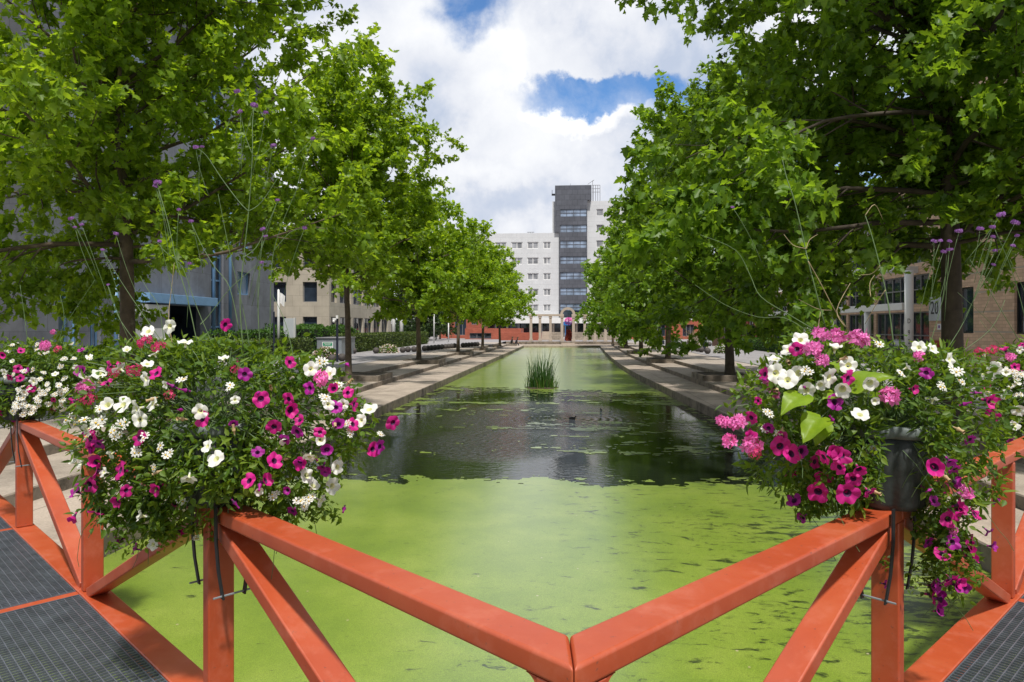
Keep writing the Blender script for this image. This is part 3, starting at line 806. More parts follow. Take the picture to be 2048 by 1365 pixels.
# ------------------------------------------------------------------ BRIDGE
AC = cw(0.140, 1.605, 0)                       # inner corner of the railing
AL, AR = R(44.1), R(42.0)
dL = (cw(-math.cos(AL), math.sin(AL), 0) - cw(0, 0, 0)).normalized() # left arm
dR = (cw(math.cos(AR), math.sin(AR), 0) - cw(0, 0, 0)).normalized()
nL, nR = Vector((-dL.y, dL.x, 0)), Vector((dR.y, -dR.x, 0))   # towards the deck
MIT = 1 / math.tan(dL.angle(dR) / 2)
PAN = 1.96; ZR = 0.89; RW, RT = 0.122, 0.062
br = thing('footbridge', 'orange red steel truss footbridge with grey mesh deck turning a corner over the canal', 'bridge', AC.copy())
STEP = [0, 1.98, 3.88, 5.83, 7.79, 9.75]
def arm(d, n, other, kmax):
    nodes = [AC + d * STEP[k] for k in range(kmax + 1)]
    # top rail, one length per panel pair, mitred at the corner
    for k in range(kmax):
        mb = MB()
        a, b = nodes[k], nodes[k + 1]
        h = RW / 2
        if k == 0:
            # mitre: the corner runs along the bisector
            pts = []
            for z in (ZR - RT, ZR):
                pts += [a + n * h - d * h * MIT + Vector((0, 0, z)), b + n * h + Vector((0, 0, z)), b - n * h + Vector((0, 0, z)), a - n * h + d * h * MIT + Vector((0, 0, z))]
            g = d * 0.0009
            for i in (0, 3, 4, 7): pts[i] = pts[i] + g
            mb.add(pts, [(0, 1, 2, 3), (7, 6, 5, 4), (0, 4, 5, 1), (1, 5, 6, 2), (2, 6, 7, 3), (3, 7, 4, 0)])
            if n.cross(d).z > 0: mb.f = [f[::-1] for f in mb.f]
        else:
            mb.beam(a + d * 0.001 + Vector((0, 0, ZR - RT / 2)), b + Vector((0, 0, ZR - RT / 2)), RW, RT, n)
        mb.build('top_rail', M['orange'], br, bevel=0.011)
    for k in range(1, kmax + 1):
        mb = MB(); a = nodes[k]
        mb.beam(a + Vector((0, 0, 0.002)), a + Vector((0, 0, ZR - RT - 0.002)), RW - 0.008, RT, n)
        mb.build('post', M['orange'], br, bevel=0.008)
    # diagonals lean from the tops of the odd posts to the feet of the even ones
    for k in range(1, kmax + 1, 2):
        for e in (-1, 1):
            j = k + e
            if j > kmax: continue
            t, f = nodes[k] + d * (0.055 * e), nodes[j] - d * (0.075 * e)
            mb = MB()
            mb.beam(f + Vector((0, 0, 0.006)), t + Vector((0, 0, ZR - RT - 0.004)), RW - 0.014, RT, n)
            mb.build('brace', M['orange'], br, bevel=0.008)
    # bottom chord
    mb = MB(); e = nodes[-1]
    mb.beam(AC + d * 0.064 + Vector((0, 0, -0.06)), e + d * 0.8 + Vector((0, 0, -0.06)), RW + 0.03, 0.12, n)
    mb.build('bottom_chord', M['orange'], br, bevel=0.008)
    # cross beams and grating panels
    WD = 1.7
    for k in range(0, kmax + 1):
        mb = MB(); a = nodes[k]
        mb.beam(a + n * (RW / 2 + 0.016) + Vector((0, 0, -0.05)), a + n * (WD + 0.1) + Vector((0, 0, -0.05)), 0.075, 0.094, d)
        mb.build('cross_beam', M['orange'], br, bevel=0.006)
    for k in range(0, kmax):
        mb = MB()
        a = nodes[k] + n * (RW / 2 + 0.022) + d * 0.042
        Lp = STEP[k + 1] - STEP[k] - 0.084; Wp = WD - 0.02
        i = 0
        while i * 0.041 <= Wp:
            c = a + n * (i * 0.041) + Vector((0, 0, -0.020))
            mb.beam(c, c + d * Lp, 0.005, 0.034, n); i += 1
        j = 0
        while j * 0.032 <= Lp:
            c = a + d * (j * 0.032) + Vector((0, 0, -0.0085))
            mb.beam(c, c + n * Wp, 0.0045, 0.010, d); j += 1
        for q in (0.0, Lp):
            c = a + d * q + Vector((0, 0, -0.018)); mb.beam(c, c + n * Wp, 0.007, 0.036, d)
        mb.build('deck_grating', M['grate'], br)
    return nodes
NL = arm(dL, nL, dR, 5)
NRt = arm(dR, nR, dL, 5)
# corner post with the flared gussets under the rail
mb = MB(); h = 0.061
cc = AC
def prism(pts, z0, z1, mi=0):
    n = len(pts)
    vs = [Vector((p.x, p.y, z0)) for p in pts] + [Vector((p.x, p.y, z1)) for p in pts]
    fs = [tuple(range(n))[::-1], tuple(range(n, 2 * n))] + [(i, (i + 1) % n, n + (i + 1) % n, n + i) for i in range(n)]
    mb.add(vs, fs, mi)
for d, n in ((dL, nL), (dR, nR)):
    o = -0.0 
    prism([cc + n * (h - .004) - d * (h - .004) * MIT + d * .001, cc + n * (h - .004) + d * 0.062, cc - n * (h - .004) + d * 0.062, cc - n * (h - .004) + d * (h - .002) * MIT][::(1 if d is dR else -1)], -0.12, ZR - RT - 0.001)
mb.build('post', M['orange'], br, bevel=0.006)
for d, n in ((dL, nL), (dR, nR)):
    mb = MB(); z = ZR - RT - 0.001; r = 0.034; base = cc + d * 0.062
    prof = [(0, 0), (r, 0)] + [(r - r * math.sin(t), -r + r * math.cos(t)) for t in np.linspace(0.25, math.pi / 2 - 0.1, 5)] + [(0, -r)]
    q = 0.055
    vs = [base + d * a + n * q + Vector((0, 0, z + b)) for a, b in prof] + [base + d * a - n * q + Vector((0, 0, z + b)) for a, b in prof]
    m_ = len(prof)
    mb.add(vs, [tuple(range(m_)), tuple(range(m_, 2 * m_))[::-1]] + [(i, (i + 1) % m_, m_ + (i + 1) % m_, m_ + i) for i in range(m_)])
    mb.build('gusset', M['orange'], br)
# corner deck under the viewer
mb = MB()
for i in range(-2, 40):
    c = AC + (dL + dR) * 0 - dR * 0.09 - dL * (0.10 + i * 0.041) + Vector((0, 0, -0.020))
    if i >= 0: mb.beam(c, c - dR * 1.55, 0.005, 0.034, dL)
for j in range(0, 48):
    c = AC - dR * (0.09 + j * 0.032) - dL * 0.10 + Vector((0, 0, -0.0085))
    mb.beam(c, c - dL * 1.6, 0.0045, 0.010, dR)
mb.build('deck_grating', M['grate'], br)

# ------------------------------------------------------------------ TREES
def polyline(p0, d0, L, n, droop, wob, r):
    pts = [Vector(p0)]; d = Vector(d0).normalized()
    for i in range(n):
        d = (d + Vector((r.uniform(-wob, wob), r.uniform(-wob, wob), r.uniform(-wob, wob) + droop))).normalized()
        pts.append(pts[-1] + d * (L / n))
    return pts
def perp(d, r):
    v = Vector((r.gauss(0, 1), r.gauss(0, 1), r.gauss(0, 1))); v = v - v.dot(d) * d
    return v.normalized()
def grow_tree(seed, H, CR, zb, trunk_r, n_limb, leaf_n, leaf_s, tmpl, leafm, barkm, wide=1.0, low_droop=True, detail=True, bias=None, topfull=0.55, lean=0.15, droop_dir=None, low_len=0.8, shoots=60):
    """returns (trunk mesh, crown mesh) in local coordinates, foot of the trunk at the origin"""
    r = random.Random(seed); rn = np.random.default_rng(seed)
    mb = MB()
    tp = [Vector((0, 0, -0.15))]
    nT = 9
    dr = Vector((0, 0, 1))
    for i in range(nT):
        dr = (dr + Vector((r.uniform(-1, 1), r.uniform(-1, 1), 0)) * lean * 0.35 * (0.4 if i < 3 else 1)).normalized()
        tp.append(tp[-1] + dr * (H * 0.93 + .15) / nT)
    rad = [trunk_r * (1.45 if i == 0 else 1.0) * (1 - 0.86 * (i / nT)) ** 0.85 for i in range(nT + 1)]
    # finer foot
    foot = [tp[0], tp[0].lerp(tp[1], 0.10), tp[0].lerp(tp[1], 0.3)] + tp[1:]
    fr = [trunk_r * 1.6, trunk_r * 1.22, trunk_r * 1.03] + [trunk_r * (1 - 0.86 * (i / nT)) ** 0.85 for i in range(1, nT + 1)]
    mb.tube(foot, fr, 12)
    def at(z):
        for a, b in zip(tp, tp[1:]):
            if a.z <= z <= b.z: return a.lerp(b, (z - a.z) / (b.z - a.z))
        return tp[-1]
    twigs = []
    ga = r.uniform(0, 6.28)
    n_in = int(n_limb * 0.7)
    for i in range(n_limb + n_in):
        short = i >= n_limb
        t = (i + 0.3) / n_limb if not short else (i - n_limb + 0.5) / n_in * 0.9
        z = zb + (H * 0.93 - zb) * (t ** 1.05)
        ga += 2.39996 + r.uniform(-.35, .35)
        if droop_dir is not None: low_droop = math.cos(ga) * droop_dir[0] + math.sin(ga) * droop_dir[1] > 0.1
        prof = (math.sin(math.pi * min(1, (0.30 + 0.70 * t) ** 1.0)) ** topfull) if t > 0.29 else low_len + (1 - low_len) * (t / 0.29)
        Lb = CR * prof * r.uniform(0.78, 1.08) + 0.5
        if bias is not None:
            k = math.cos(ga) * bias[0] + math.sin(ga) * bias[1]
            Lb *= 1 + 0.30 * k * (1 if t > 0.34 else 0.0)
        if short: Lb *= r.uniform(0.32, 0.55)
        ev = R(8 + 62 * t ** 1.2 + r.uniform(-8, 10))
        d = Vector((math.cos(ga) * math.cos(ev) * wide, math.sin(ga) * math.cos(ev) * wide, math.sin(ev)))
        p0 = at(z)
        droop = ((-0.055 if droop_dir is None else -0.085) if t < 0.35 and low_droop else 0.015)
        pts = polyline(p0, d, Lb, 8, droop, 0.16, r)
        r0 = max(0.02, trunk_r * 0.36 * (1 - 0.6 * t) * (Lb / (CR + .5)) ** 0.5)
        mb.tube(pts, [r0 * (1 - 0.88 * j / 8) for j in range(9)], 6, cap=False)
        nsec = max(4, int(Lb * 2.1))
        for s in range(nsec):
            f = 0.10 + 0.90 * (s + r.uniform(0.2, 0.8)) / nsec
            q = f * 8; j = min(7, int(q)); p = pts[j].lerp(pts[j + 1], q - j)
            ax = (pts[j + 1] - pts[j]).normalized()
            sd_ = perp(ax, r); sd_.z *= 0.55
            d2 = (ax * r.uniform(0.5, 0.9) + sd_ * r.uniform(0.6, 1.0)).normalized()
            if not low_droop and t < 0.4: d2.z = max(d2.z, -0.05); d2.normalize()
            L2 = (0.34 * Lb * (1.15 - 0.75 * f) + 0.55) * r.uniform(0.7, 1.2)
            pts2 = polyline(p, d2, L2, 4, -0.05 if (t < 0.5 and low_droop) else 0.02, 0.2, r)
            r2 = max(0.008, r0 * (1 - 0.8 * f) * 0.5)
            mb.tube(pts2, [r2 * (1 - 0.85 * k / 4) for k in range(5)], 4, cap=False)
            nt_ = max(2, int(L2 * 2.4))
            for w in range(nt_):
                f2 = 0.25 + 0.75 * (w + r.random()) / nt_
                q2 = f2 * 4; j2 = min(3, int(q2)); pp = pts2[j2].lerp(pts2[j2 + 1], q2 - j2)
                ax2 = (pts2[j2 + 1] - pts2[j2]).normalized()
                d3 = (ax2 * 0.7 + perp(ax2, r) * 0.8).normalized()
                L3 = r.uniform(0.35, 0.8)
                pts3 = polyline(pp, d3, L3, 2, -0.06 if low_droop else 0.0, 0.2, r)
                if detail:
                    mb.tube(pts3, [0.006, 0.004, 0.002], 3, cap=False)
                twigs.append((pp, pts3[1], pts3[2]))
            twigs.append((pts2[2], pts2[3], pts2[4]))
        twigs.append((pts[6], pts[7], pts[8]))
    for i in range(shoots):
        z = r.uniform(zb + 0.6, H * 0.8); p = at(z); a = r.uniform(0, 6.28)
        pts3 = polyline(p, (math.cos(a), math.sin(a), r.uniform(-.1, .7)), r.uniform(.6, 1.5), 3, 0, .25, r)
        mb.tube(pts3, [.012, .009, .006, .003], 3, cap=False)
        twigs += [(pts3[0], pts3[1], pts3[2]), (pts3[1], pts3[2], pts3[3])]
    T = np.array([[tuple(a), tuple(b), tuple(c)] for a, b, c in twigs])
    n = len(T)
    idx = rn.integers(0, n, leaf_n)
    t = rn.uniform(0.0, 1.08, leaf_n)[:, None]
    A, B, C = T[idx, 0], T[idx, 1], T[idx, 2]
    Pm = np.where(t < 0.5, A + (B - A) * t * 2, B + (C - B) * (t * 2 - 1))
    Pm = Pm + rn.normal(size=(leaf_n, 3)) * 0.09
    out = (C - A); out /= np.linalg.norm(out, axis=1, keepdims=True) + 1e-9
    D = out * 0.6 + rn.normal(size=(leaf_n, 3)) * 0.75 + np.array([0, 0, -0.35])
    Nn = rn.normal(size=(leaf_n, 3)) * 0.62 + np.array([0, 0, 0.9])
    Sz = leaf_s * rn.uniform(0.55, 1.2, leaf_n)
    crown = leaves_mesh('crown', Pm, D, Nn, Sz, tmpl, leafm)
    trunk = mb.mesh('trunk', barkm, None, True)
    return trunk, crown

def plant_tree(meshes, loc, label, rot=0.0, sc=(1, 1, 1), group='plane trees along the canal', name='plane_tree', cat='tree'):
    t = thing(name, label, cat, loc, group)
    t.rotation_euler = (0, 0, rot); t.scale = sc
    for nm, me in zip(('trunk', 'crown'), meshes):
        o = bpy.data.objects.new(nm, me); COL.objects.link(o); o.parent = t
    return t

ZT = Z_PLAZA + 0.03
def tree_at(u, d, z=ZT):
    p = px(u, VH, d); p.z = z; return p
tL1 = grow_tree(3, 15.0, 6.6, 3.7, 0.20, 42, 84000, 0.175, PLANE, M['leafL'], M['bark'], bias=(0.62, -0.1), droop_dir=(-1.0, -0.1), low_len=0.9)
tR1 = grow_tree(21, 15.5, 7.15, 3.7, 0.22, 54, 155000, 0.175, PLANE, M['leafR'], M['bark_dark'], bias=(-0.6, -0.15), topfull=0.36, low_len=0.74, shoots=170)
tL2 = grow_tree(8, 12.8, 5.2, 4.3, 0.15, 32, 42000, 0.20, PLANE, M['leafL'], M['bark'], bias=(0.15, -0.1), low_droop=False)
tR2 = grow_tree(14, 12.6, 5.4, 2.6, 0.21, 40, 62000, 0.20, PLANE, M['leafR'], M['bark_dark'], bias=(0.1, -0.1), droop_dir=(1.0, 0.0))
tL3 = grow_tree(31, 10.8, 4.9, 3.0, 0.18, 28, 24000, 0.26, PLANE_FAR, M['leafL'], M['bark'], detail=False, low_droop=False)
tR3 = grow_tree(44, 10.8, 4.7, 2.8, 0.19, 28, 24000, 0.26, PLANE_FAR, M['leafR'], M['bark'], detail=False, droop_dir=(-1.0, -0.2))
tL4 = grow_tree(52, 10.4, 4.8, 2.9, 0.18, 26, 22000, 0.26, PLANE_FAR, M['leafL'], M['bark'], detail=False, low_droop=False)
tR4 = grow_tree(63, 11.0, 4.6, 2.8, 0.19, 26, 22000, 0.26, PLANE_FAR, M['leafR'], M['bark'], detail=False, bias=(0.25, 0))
def between(a, b): return a + b
plant_tree(tL1, tree_at(257, 17.5), 'nearest and largest plane tree of the left row, behind the white and magenta flower basket', 0.0)
plant_tree(tL2, tree_at(697, 30.2), 'slim plane tree of the left row standing by the grey cabinet and ball bollards', 0.0, (1, 1, .95))
for u, d, lab, ro, s in ((838, 44.0, 'third plane tree from the bridge on the left bank', 0.4, .94), (916, 57.8, 'fourth plane tree from the bridge on the left bank', 1.9, .88),
                         (965, 68.5, 'fifth plane tree from the bridge on the left bank', 3.1, .84), (1000, 79.5, 'last plane tree of the left row, beside the seated people', 4.4, .82)):
    plant_tree(tL3 if int(d) in (44, 68) else tL4, tree_at(u, d), lab, ro, (s, s, s))
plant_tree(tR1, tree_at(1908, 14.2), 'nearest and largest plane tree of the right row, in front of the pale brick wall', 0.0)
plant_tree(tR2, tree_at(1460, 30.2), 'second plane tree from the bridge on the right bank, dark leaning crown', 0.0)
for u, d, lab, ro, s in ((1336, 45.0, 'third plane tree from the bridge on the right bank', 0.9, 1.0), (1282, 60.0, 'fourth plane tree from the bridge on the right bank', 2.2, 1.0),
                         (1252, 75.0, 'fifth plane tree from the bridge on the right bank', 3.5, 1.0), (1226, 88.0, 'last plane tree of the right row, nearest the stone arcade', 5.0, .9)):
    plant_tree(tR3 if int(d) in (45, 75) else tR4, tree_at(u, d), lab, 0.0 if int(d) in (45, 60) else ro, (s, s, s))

# stone tree boxes built out over the middle step
def tree_box(x0, x1, y, lab):
    r = thing('tree_planter', lab, 'planter', ((x0 + x1) / 2, y, Z_TIER), 'stone boxes round the plane trees')
    mb = MB(); w = 1.25; t = 0.14; zt = Z_PLAZA + 0.045
    x0, x1 = min(x0, x1), max(x0, x1)
    mb.box((x0, y - w, Z_TIER - .05), (x1, y - w + t, zt)); mb.box((x0, y + w - t, Z_TIER - .05), (x1, y + w, zt))
    mb.box((x0, y - w + t, Z_TIER - .05), (x0 + t, y + w - t, zt)); mb.box((x1 - t, y - w + t, Z_TIER - .05), (x1, y + w - t, zt))
    mb.build('kerb', M['riser'], r, bevel=0.012)
    mb = MB(); mb.box((x0 + t, y - w + t, Z_TIER - .04), (x1 - t, y + w - t, zt - 0.03))
    mb.build('soil', M['soil'], r)
ordl = ['first', 'second', 'third', 'fourth', 'fifth', 'sixth']
for i, (u, d) in enumerate(((257, 17.5), (697, 30.2), (838, 44.0), (916, 57.8), (965, 68.5), (1000, 79.5))):
    p = tree_at(u, d); tree_box(interp(TL, p.y) - 0.03, p.x - 0.75, p.y, ordl[i] + ' stone box from the bridge, round a tree foot on the left steps')
for i, (u, d) in enumerate(((1905, 14.2), (1460, 30.2), (1336, 45.0), (1282, 60.0), (1252, 75.0), (1226, 88.0))):
    p = tree_at(u, d); tree_box(interp(TR, p.y) + 0.03, max(p.x + 0.75, interp(TR, p.y) + 1.8), p.y, ordl[i] + ' stone box from the bridge, round a tree foot on the right steps')

# ------------------------------------------------------------------ FLOWERS (templates)
def petunia_mesh(name, pm, tm, seed, shut=None):
    """trumpet: five-lobed ruffled face looking along +Z, tube behind; radius 1"""
    r = random.Random(seed); mb = MB(); n = 30
    op = r.choice((1.0, 1.0, .78)); op = shut or op; dz = (1 - op) * 1.2 + r.uniform(-.05, .1)
    rings = [(0.10, -0.95, 1), (0.13, -0.5, 1), (0.19, -0.22, 1), (0.34, -0.05, 0), (0.66 * op, 0.05 + dz * .5, 0), (1.0 * op, 0.04 + dz, 0)]
    ph = r.uniform(0, 6); rag = [r.uniform(.9, 1.06) for _ in range(5)]
    vs = []
    for i, (rr, z, _) in enumerate(rings):
        for k in range(n):
            a = 2 * math.pi * k / n
            w = max(0, (rr - 0.3) / 0.7)
            lobe = (1 - 0.17 * w * (1 - abs(math.cos(2.5 * a))) ** 1.5) * (1 + w * (rag[int(a / (2 * math.pi) * 5 + .5) % 5] - 1))
            zz = z + w * (0.09 * math.sin(5 * a + 1) + 0.07 * math.sin(8 * a + ph) - 0.10 * (1 - abs(math.cos(2.5 * a))))
            vs.append((rr * lobe * math.cos(a), rr * lobe * math.sin(a), zz))
    fsP, fsT = [], []
    for i in range(len(rings) - 1):
        for k in range(n):
            k2 = (k + 1) % n
            f = (i * n + k, i * n + k2, (i + 1) * n + k2, (i + 1) * n + k)
            (fsT if i in (1, 2) else fsP).append(f)
    mb.add(vs, fsP, 0); o = len(mb.v); mb.add(vs, fsT, 1)
    # calyx
    mb.lathe([(0.02, -1.15), (0.14, -1.0), (0.15, -0.85), (0.10, -0.7)], n=8, mi=2)
    me = mb.mesh(name, [pm, tm, M['stem']], None, True); return me
def cluster_mesh(name, pm, cm, n, rad, fl, seed, flat=0.75, petals=5):
    r = random.Random(seed); mb = MB()
    for i in range(n):
        th = math.acos(1 - (i + .5) / n * 1.35); ph = i * 2.39996
        d = Vector((math.sin(th) * math.cos(ph), math.sin(th) * math.sin(ph), math.cos(th) * flat)).normalized()
        c = Vector((d.x * rad, d.y * rad, d.z * rad * flat)) * r.uniform(0.65, 1.2); d = (d + Vector((r.uniform(-.5, .5), r.uniform(-.5, .5), r.uniform(-.5, .5)))).normalized()
        x = perp(d, r); y = d.cross(x)
        for k in range(petals):
            a = 2 * math.pi * k / petals + r.uniform(-.15, .15)
            e = math.cos(a) * x + math.sin(a) * y; s = -math.sin(a) * x + math.cos(a) * y
            w = fl * 0.30
            mb.add([c, c + e * fl * .55 + s * w + d * fl * .16, c + e * fl + d * fl * r.uniform(0, .3), c + e * fl * .55 - s * w + d * fl * .16], [(0, 1, 2, 3)], 0)
        mb.ball(c, fl * 0.13, 5, 4, 1)
    mb.tube([(0, 0, -rad * 1.6), (0, 0, 0)], [rad * .07, rad * .05], 4, 2)
    return mb.mesh(name, [pm, cm, M['stem']], None, False)
def daisy_mesh(name, seed):
    r = random.Random(seed); mb = MB()
    for q in range(3):
        c = Vector((r.uniform(-1, 1), r.uniform(-1, 1), r.uniform(-.2, .5))) * (0.9 if q else 0.0)
        dn = Vector((r.uniform(-.5, .5), r.uniform(-.5, .5), 1)).normalized(); x = perp(dn, r); y = dn.cross(x)
        for k in range(7):
            a = 2 * math.pi * k / 7
            e = math.cos(a) * x + math.sin(a) * y; s = -math.sin(a) * x + math.cos(a) * y
            mb.add([c + e * .12, c + e * .5 + s * .19 + dn * .06, c + e * .85 + s * .12, c + e * .85 - s * .12, c + e * .5 - s * .19 + dn * .06], [(0, 1, 2, 3, 4)], 0)
        mb.ball(c + dn * .05, .17, 8, 5, 1)
        mb.tube([c - dn * .02, c * .4 + Vector((0, 0, -1.3))], [.05, .04], 4, 2)
    return mb.mesh(name, [M['white_petal'], M['yellow'], M['stem']], None, False)
FL = {
    'M': [petunia_mesh('magenta_petunia', M['magenta'], M['throat'], s) for s in (1, 2, 6, 7)],
    'V': [petunia_mesh('purple_petunia', M['magenta2'], M['throat'], s) for s in (5, 8)],
    'W': [petunia_mesh('white_petunia', M['white_petal'], M['cream'], s) for s in (3, 4, 9, 10)],
    'P': [cluster_mesh('pink_geranium', M['pink'], M['pinkhot'], 15, 0.66, 0.55, s) for s in (1, 2)],
    'H': [cluster_mesh('red_geranium', M['pinkhot'], M['spent'], 13, 0.75, 0.36, s) for s in (3,)],
    'D': [daisy_mesh('white_daisy', s) for s in (1, 2, 3)],
    'B': [cluster_mesh('verbena_flower', M['violet'], M['violet'], 26, 0.7, 0.36, 8, 0.6)],
}
FL['S'] = [petunia_mesh('spent_petunia', M['spent'], M['spent'], s, .30) for s in (11, 12)]
FL['U'] = [petunia_mesh('petunia_bud', M['magenta2'], M['throat'], s, .16) for s in (13,)]
FNAME = {'S': 'spent_petunia', 'U': 'petunia_bud', 'M': 'magenta_petunia', 'V': 'purple_petunia', 'W': 'white_petunia', 'P': 'pink_geranium', 'H': 'red_geranium', 'D': 'white_daisy', 'B': 'verbena_flower'}

def planter(node, d, n, uc, dc, label, blobs, flowers, nleaf, extra, lime=(), stems=(), seed=1, avoid=None, heads=(), hang=()):
    r = random.Random(seed); rn = np.random.default_rng(seed)
    root = thing('flower_planter', label, 'flower planter', (node.x, node.y, ZR), 'flower planters on the bridge rail')
    ppm = F / dc
    c0 = Vector((node.x, node.y, 0))
    # scalloped tub
    shape = lambda a: 0.80 + 0.20 * abs(math.cos(3 * a + 0.9)) ** 0.7
    mb = MB()
    mb.lathe([(0.135, ZR + .004), (0.150, ZR + .03), (0.163, 1.06), (0.170, 1.10), (0.167, 1.115), (0.180, 1.192)], c0, 72, 0, shape)
    mb.build('tub', M['pot'], root, True)
    mb = MB(); mb.lathe([(0.182, 1.193), (0.194, 1.197), (0.201, 1.215), (0.199, 1.236), (0.190, 1.245), (0.176, 1.243), (0.168, 1.225)], c0, 72, 0, shape)
    mb.build('rim', M['pot_rim'], root, True)
    mb = MB(); mb.lathe([(0.155, 1.196), (0.10, 1.215), (0.01, 1.22)], c0, 36, 0, shape)
    mb.build('soil', M['soil'], root)
    # black saddle straps hanging either side of the rail, with a bolt between each pair
    for s in (-0.15, 0.10):
        for q in (-1, 1):
            mb = MB()
            pts = [c0 + d * s + n * (q * 0.075) + Vector((0, 0, ZR + 0.02)), c0 + d * s + n * (q * 0.074) + Vector((0, 0, ZR - 0.12)), c0 + d * s + n * (q * 0.064) + Vector((0, 0, ZR - 0.25)), c0 + d * s + n * (q * 0.045) + Vector((0, 0, ZR - 0.375))]
            for a, b in zip(pts, pts[1:]): mb.beam(a, b, 0.026, 0.006, d)
            mb.build('strap', M['black'], root)
        mb = MB(); z = Vector((0, 0, ZR - 0.362))
        mb.tube([c0 + d * s + n * 0.085 + z, c0 + d * s - n * 0.085 + z], 0.0045, 6)
        mb.build('bolt', M['grey_metal'], root)
    # foliage volume: blobs given as (u, v, ru, rv, depth offset, depth radius)
    B = []
    for (u, v, ru, rv, *o) in blobs:
        do = o[0] if o else 0.0; rd = o[1] if len(o) > 1 else min(0.30, max(ru, rv) / ppm * 0.8)
        B.append((px(u, v, dc + do), ru / ppm, rv / ppm, rd, u, v, ru, rv, dc + do))
    ar = np.array([b[1] * b[2] + b[1] * b[3] for b in B]); pr = ar / ar.sum()
    lat_ax, fw_ax = Vector((CT, ST, 0)), Vector((-ST, CT, 0))
    LA, FA, ZA = np.array(lat_ax), np.array(fw_ax), np.array((0, 0, 1.0))
    which = rn.choice(len(B), nleaf, p=pr)
    U = rn.normal(size=(nleaf, 3)); U /= np.linalg.norm(U, axis=1, keepdims=True)
    rr = rn.uniform(0.35, 1.0, nleaf) ** 0.6
    rr = rr * (1 + 0.10 * rn.normal(size=nleaf))
    C = np.array([tuple(b[0]) for b in B])[which]; RA = np.array([(b[1], b[3], b[2]) for b in B])[which]
    loc = U * rr[:, None] * RA
    P = C + loc[:, 0:1] * LA + loc[:, 1:2] * FA + loc[:, 2:3] * ZA
    outd = U[:, 0:1] * LA + U[:, 1:2] * FA + U[:, 2:3] * ZA
    keep = np.ones(nleaf, bool)
    camd = P @ FA; latp = P @ LA; up = UC + F * latp / camd; vp = VH - F * (P[:, 2] - EYE) / camd
    if avoid is not None:
        for (u0, v0, u1, v1) in avoid:
            keep &= ~((up > u0) & (up < u1) & (vp > v0) & (vp < v1) & (camd < dc + 0.15))
    # uneven: thin out by noise so that gaps and clumps form
    nz_ = np.array([mnoise.noise((p[0] * 9, p[1] * 9, p[2] * 9)) for p in P])
    keep &= (nz_ + rn.uniform(-0.35, 0.35, nleaf)) > -0.22
    P, outd = P[keep], outd[keep]; m_ = len(P)
    D = outd * 0.7 + rn.normal(size=(m_, 3)) * 0.6 + np.array([0, 0, 0.1])
    Nn = rn.normal(size=(m_, 3)) * 0.5 + outd * 0.5 + np.array([0, 0, 0.6])
    S = rn.uniform(0.016, 0.040, m_) * (1 if dc < 4 else 1.3)
    half = m_ * 2 // 3
    o = mesh_obj('foliage', leaves_mesh('foliage', P[:half] - np.array(root.location), D[:half], Nn[:half], S[:half] * 1.1, OVAL, M['leafB']), root)
    o = mesh_obj('foliage', leaves_mesh('foliage', P[half:] - np.array(root.location), D[half:], Nn[half:], S[half:] * 1.6, NARROW, M['leafB']), root)
    # wiry stems inside the mass and trailing ends
    mb = MB()
    for i in range(int(nleaf / 45)):
        k = rn.choice(len(B), p=pr); b = B[k]
        a = Vector(c0) + Vector((r.uniform(-.14, .14), r.uniform(-.14, .14), 1.22))
        u = Vector(runit(1)[0])
        e = b[0] + lat_ax * (u.x * b[1]) + fw_ax * (u.y * b[3]) + Vector((0, 0, u.z * b[2]))
        mid = (a + e) / 2 + Vector((r.uniform(-.05, .05), r.uniform(-.05, .05), 0.12))
        pts = [a.lerp(mid, t).lerp(mid.lerp(e, t), t) for t in (0, .25, .5, .75, 1)]
        mb.tube(pts, 0.0017, 4, 0, False)
    for i in range(14):
        b = B[r.randrange(len(B))]
        e = b[0] + lat_ax * (r.uniform(-1, 1) * b[1] * .8) + fw_ax * (r.uniform(-1, .6) * b[3]) + Vector((0, 0, -b[2] * r.uniform(.5, .9)))
        pts = polyline(e, (r.uniform(-1, 1), r.uniform(-1, 1), -0.6), r.uniform(.12, .30), 5, -0.15, 0.25, r)
        mb.tube(pts, 0.0013, 4, 0, False)
    mb.build('stem', M['stem'], root)
    hp, hd, hn, hs = [], [], [], []
    for (u, v, L_, w) in hang:      # trailing curtains
        for i in range(w):
            a = px(u + r.uniform(-25, 25), v, dc + r.uniform(-.10, .12))
            pts = polyline(a, (r.uniform(-.5, .5), r.uniform(-.5, .5), -1), L_ * r.uniform(.5, 1), 7, -0.1, 0.22, r)
            for p, q in zip(pts, pts[1:]):
                for j in range(6):
                    hp.append(tuple(p.lerp(q, r.random()) + Vector((r.gauss(0, .012), r.gauss(0, .012), r.gauss(0, .012)))))
                    hd.append((r.gauss(0, 1), r.gauss(0, 1), r.gauss(-.3, .6))); hn.append((r.gauss(0, .6), r.gauss(0, .6), 1)); hs.append(r.uniform(.016, .036))
    if hp:
        mesh_obj('trailing_foliage', leaves_mesh('trailing_foliage', np.array(hp) - np.array(root.location), hd, hn, hs, OVAL, M['leafB']), root)
    # flowers
    def put(typ, pos, nrm, rad, roll=None):
        me = FL[typ][r.randrange(len(FL[typ]))]
        q = Vector(nrm).normalized().to_track_quat('Z', 'Y') @ Quaternion((0, 0, 1), r.uniform(0, 6.28))
        return inst(FNAME[typ], me, root, pos, q, (rad * r.uniform(.82, 1.06), rad * r.uniform(.82, 1.06), rad))
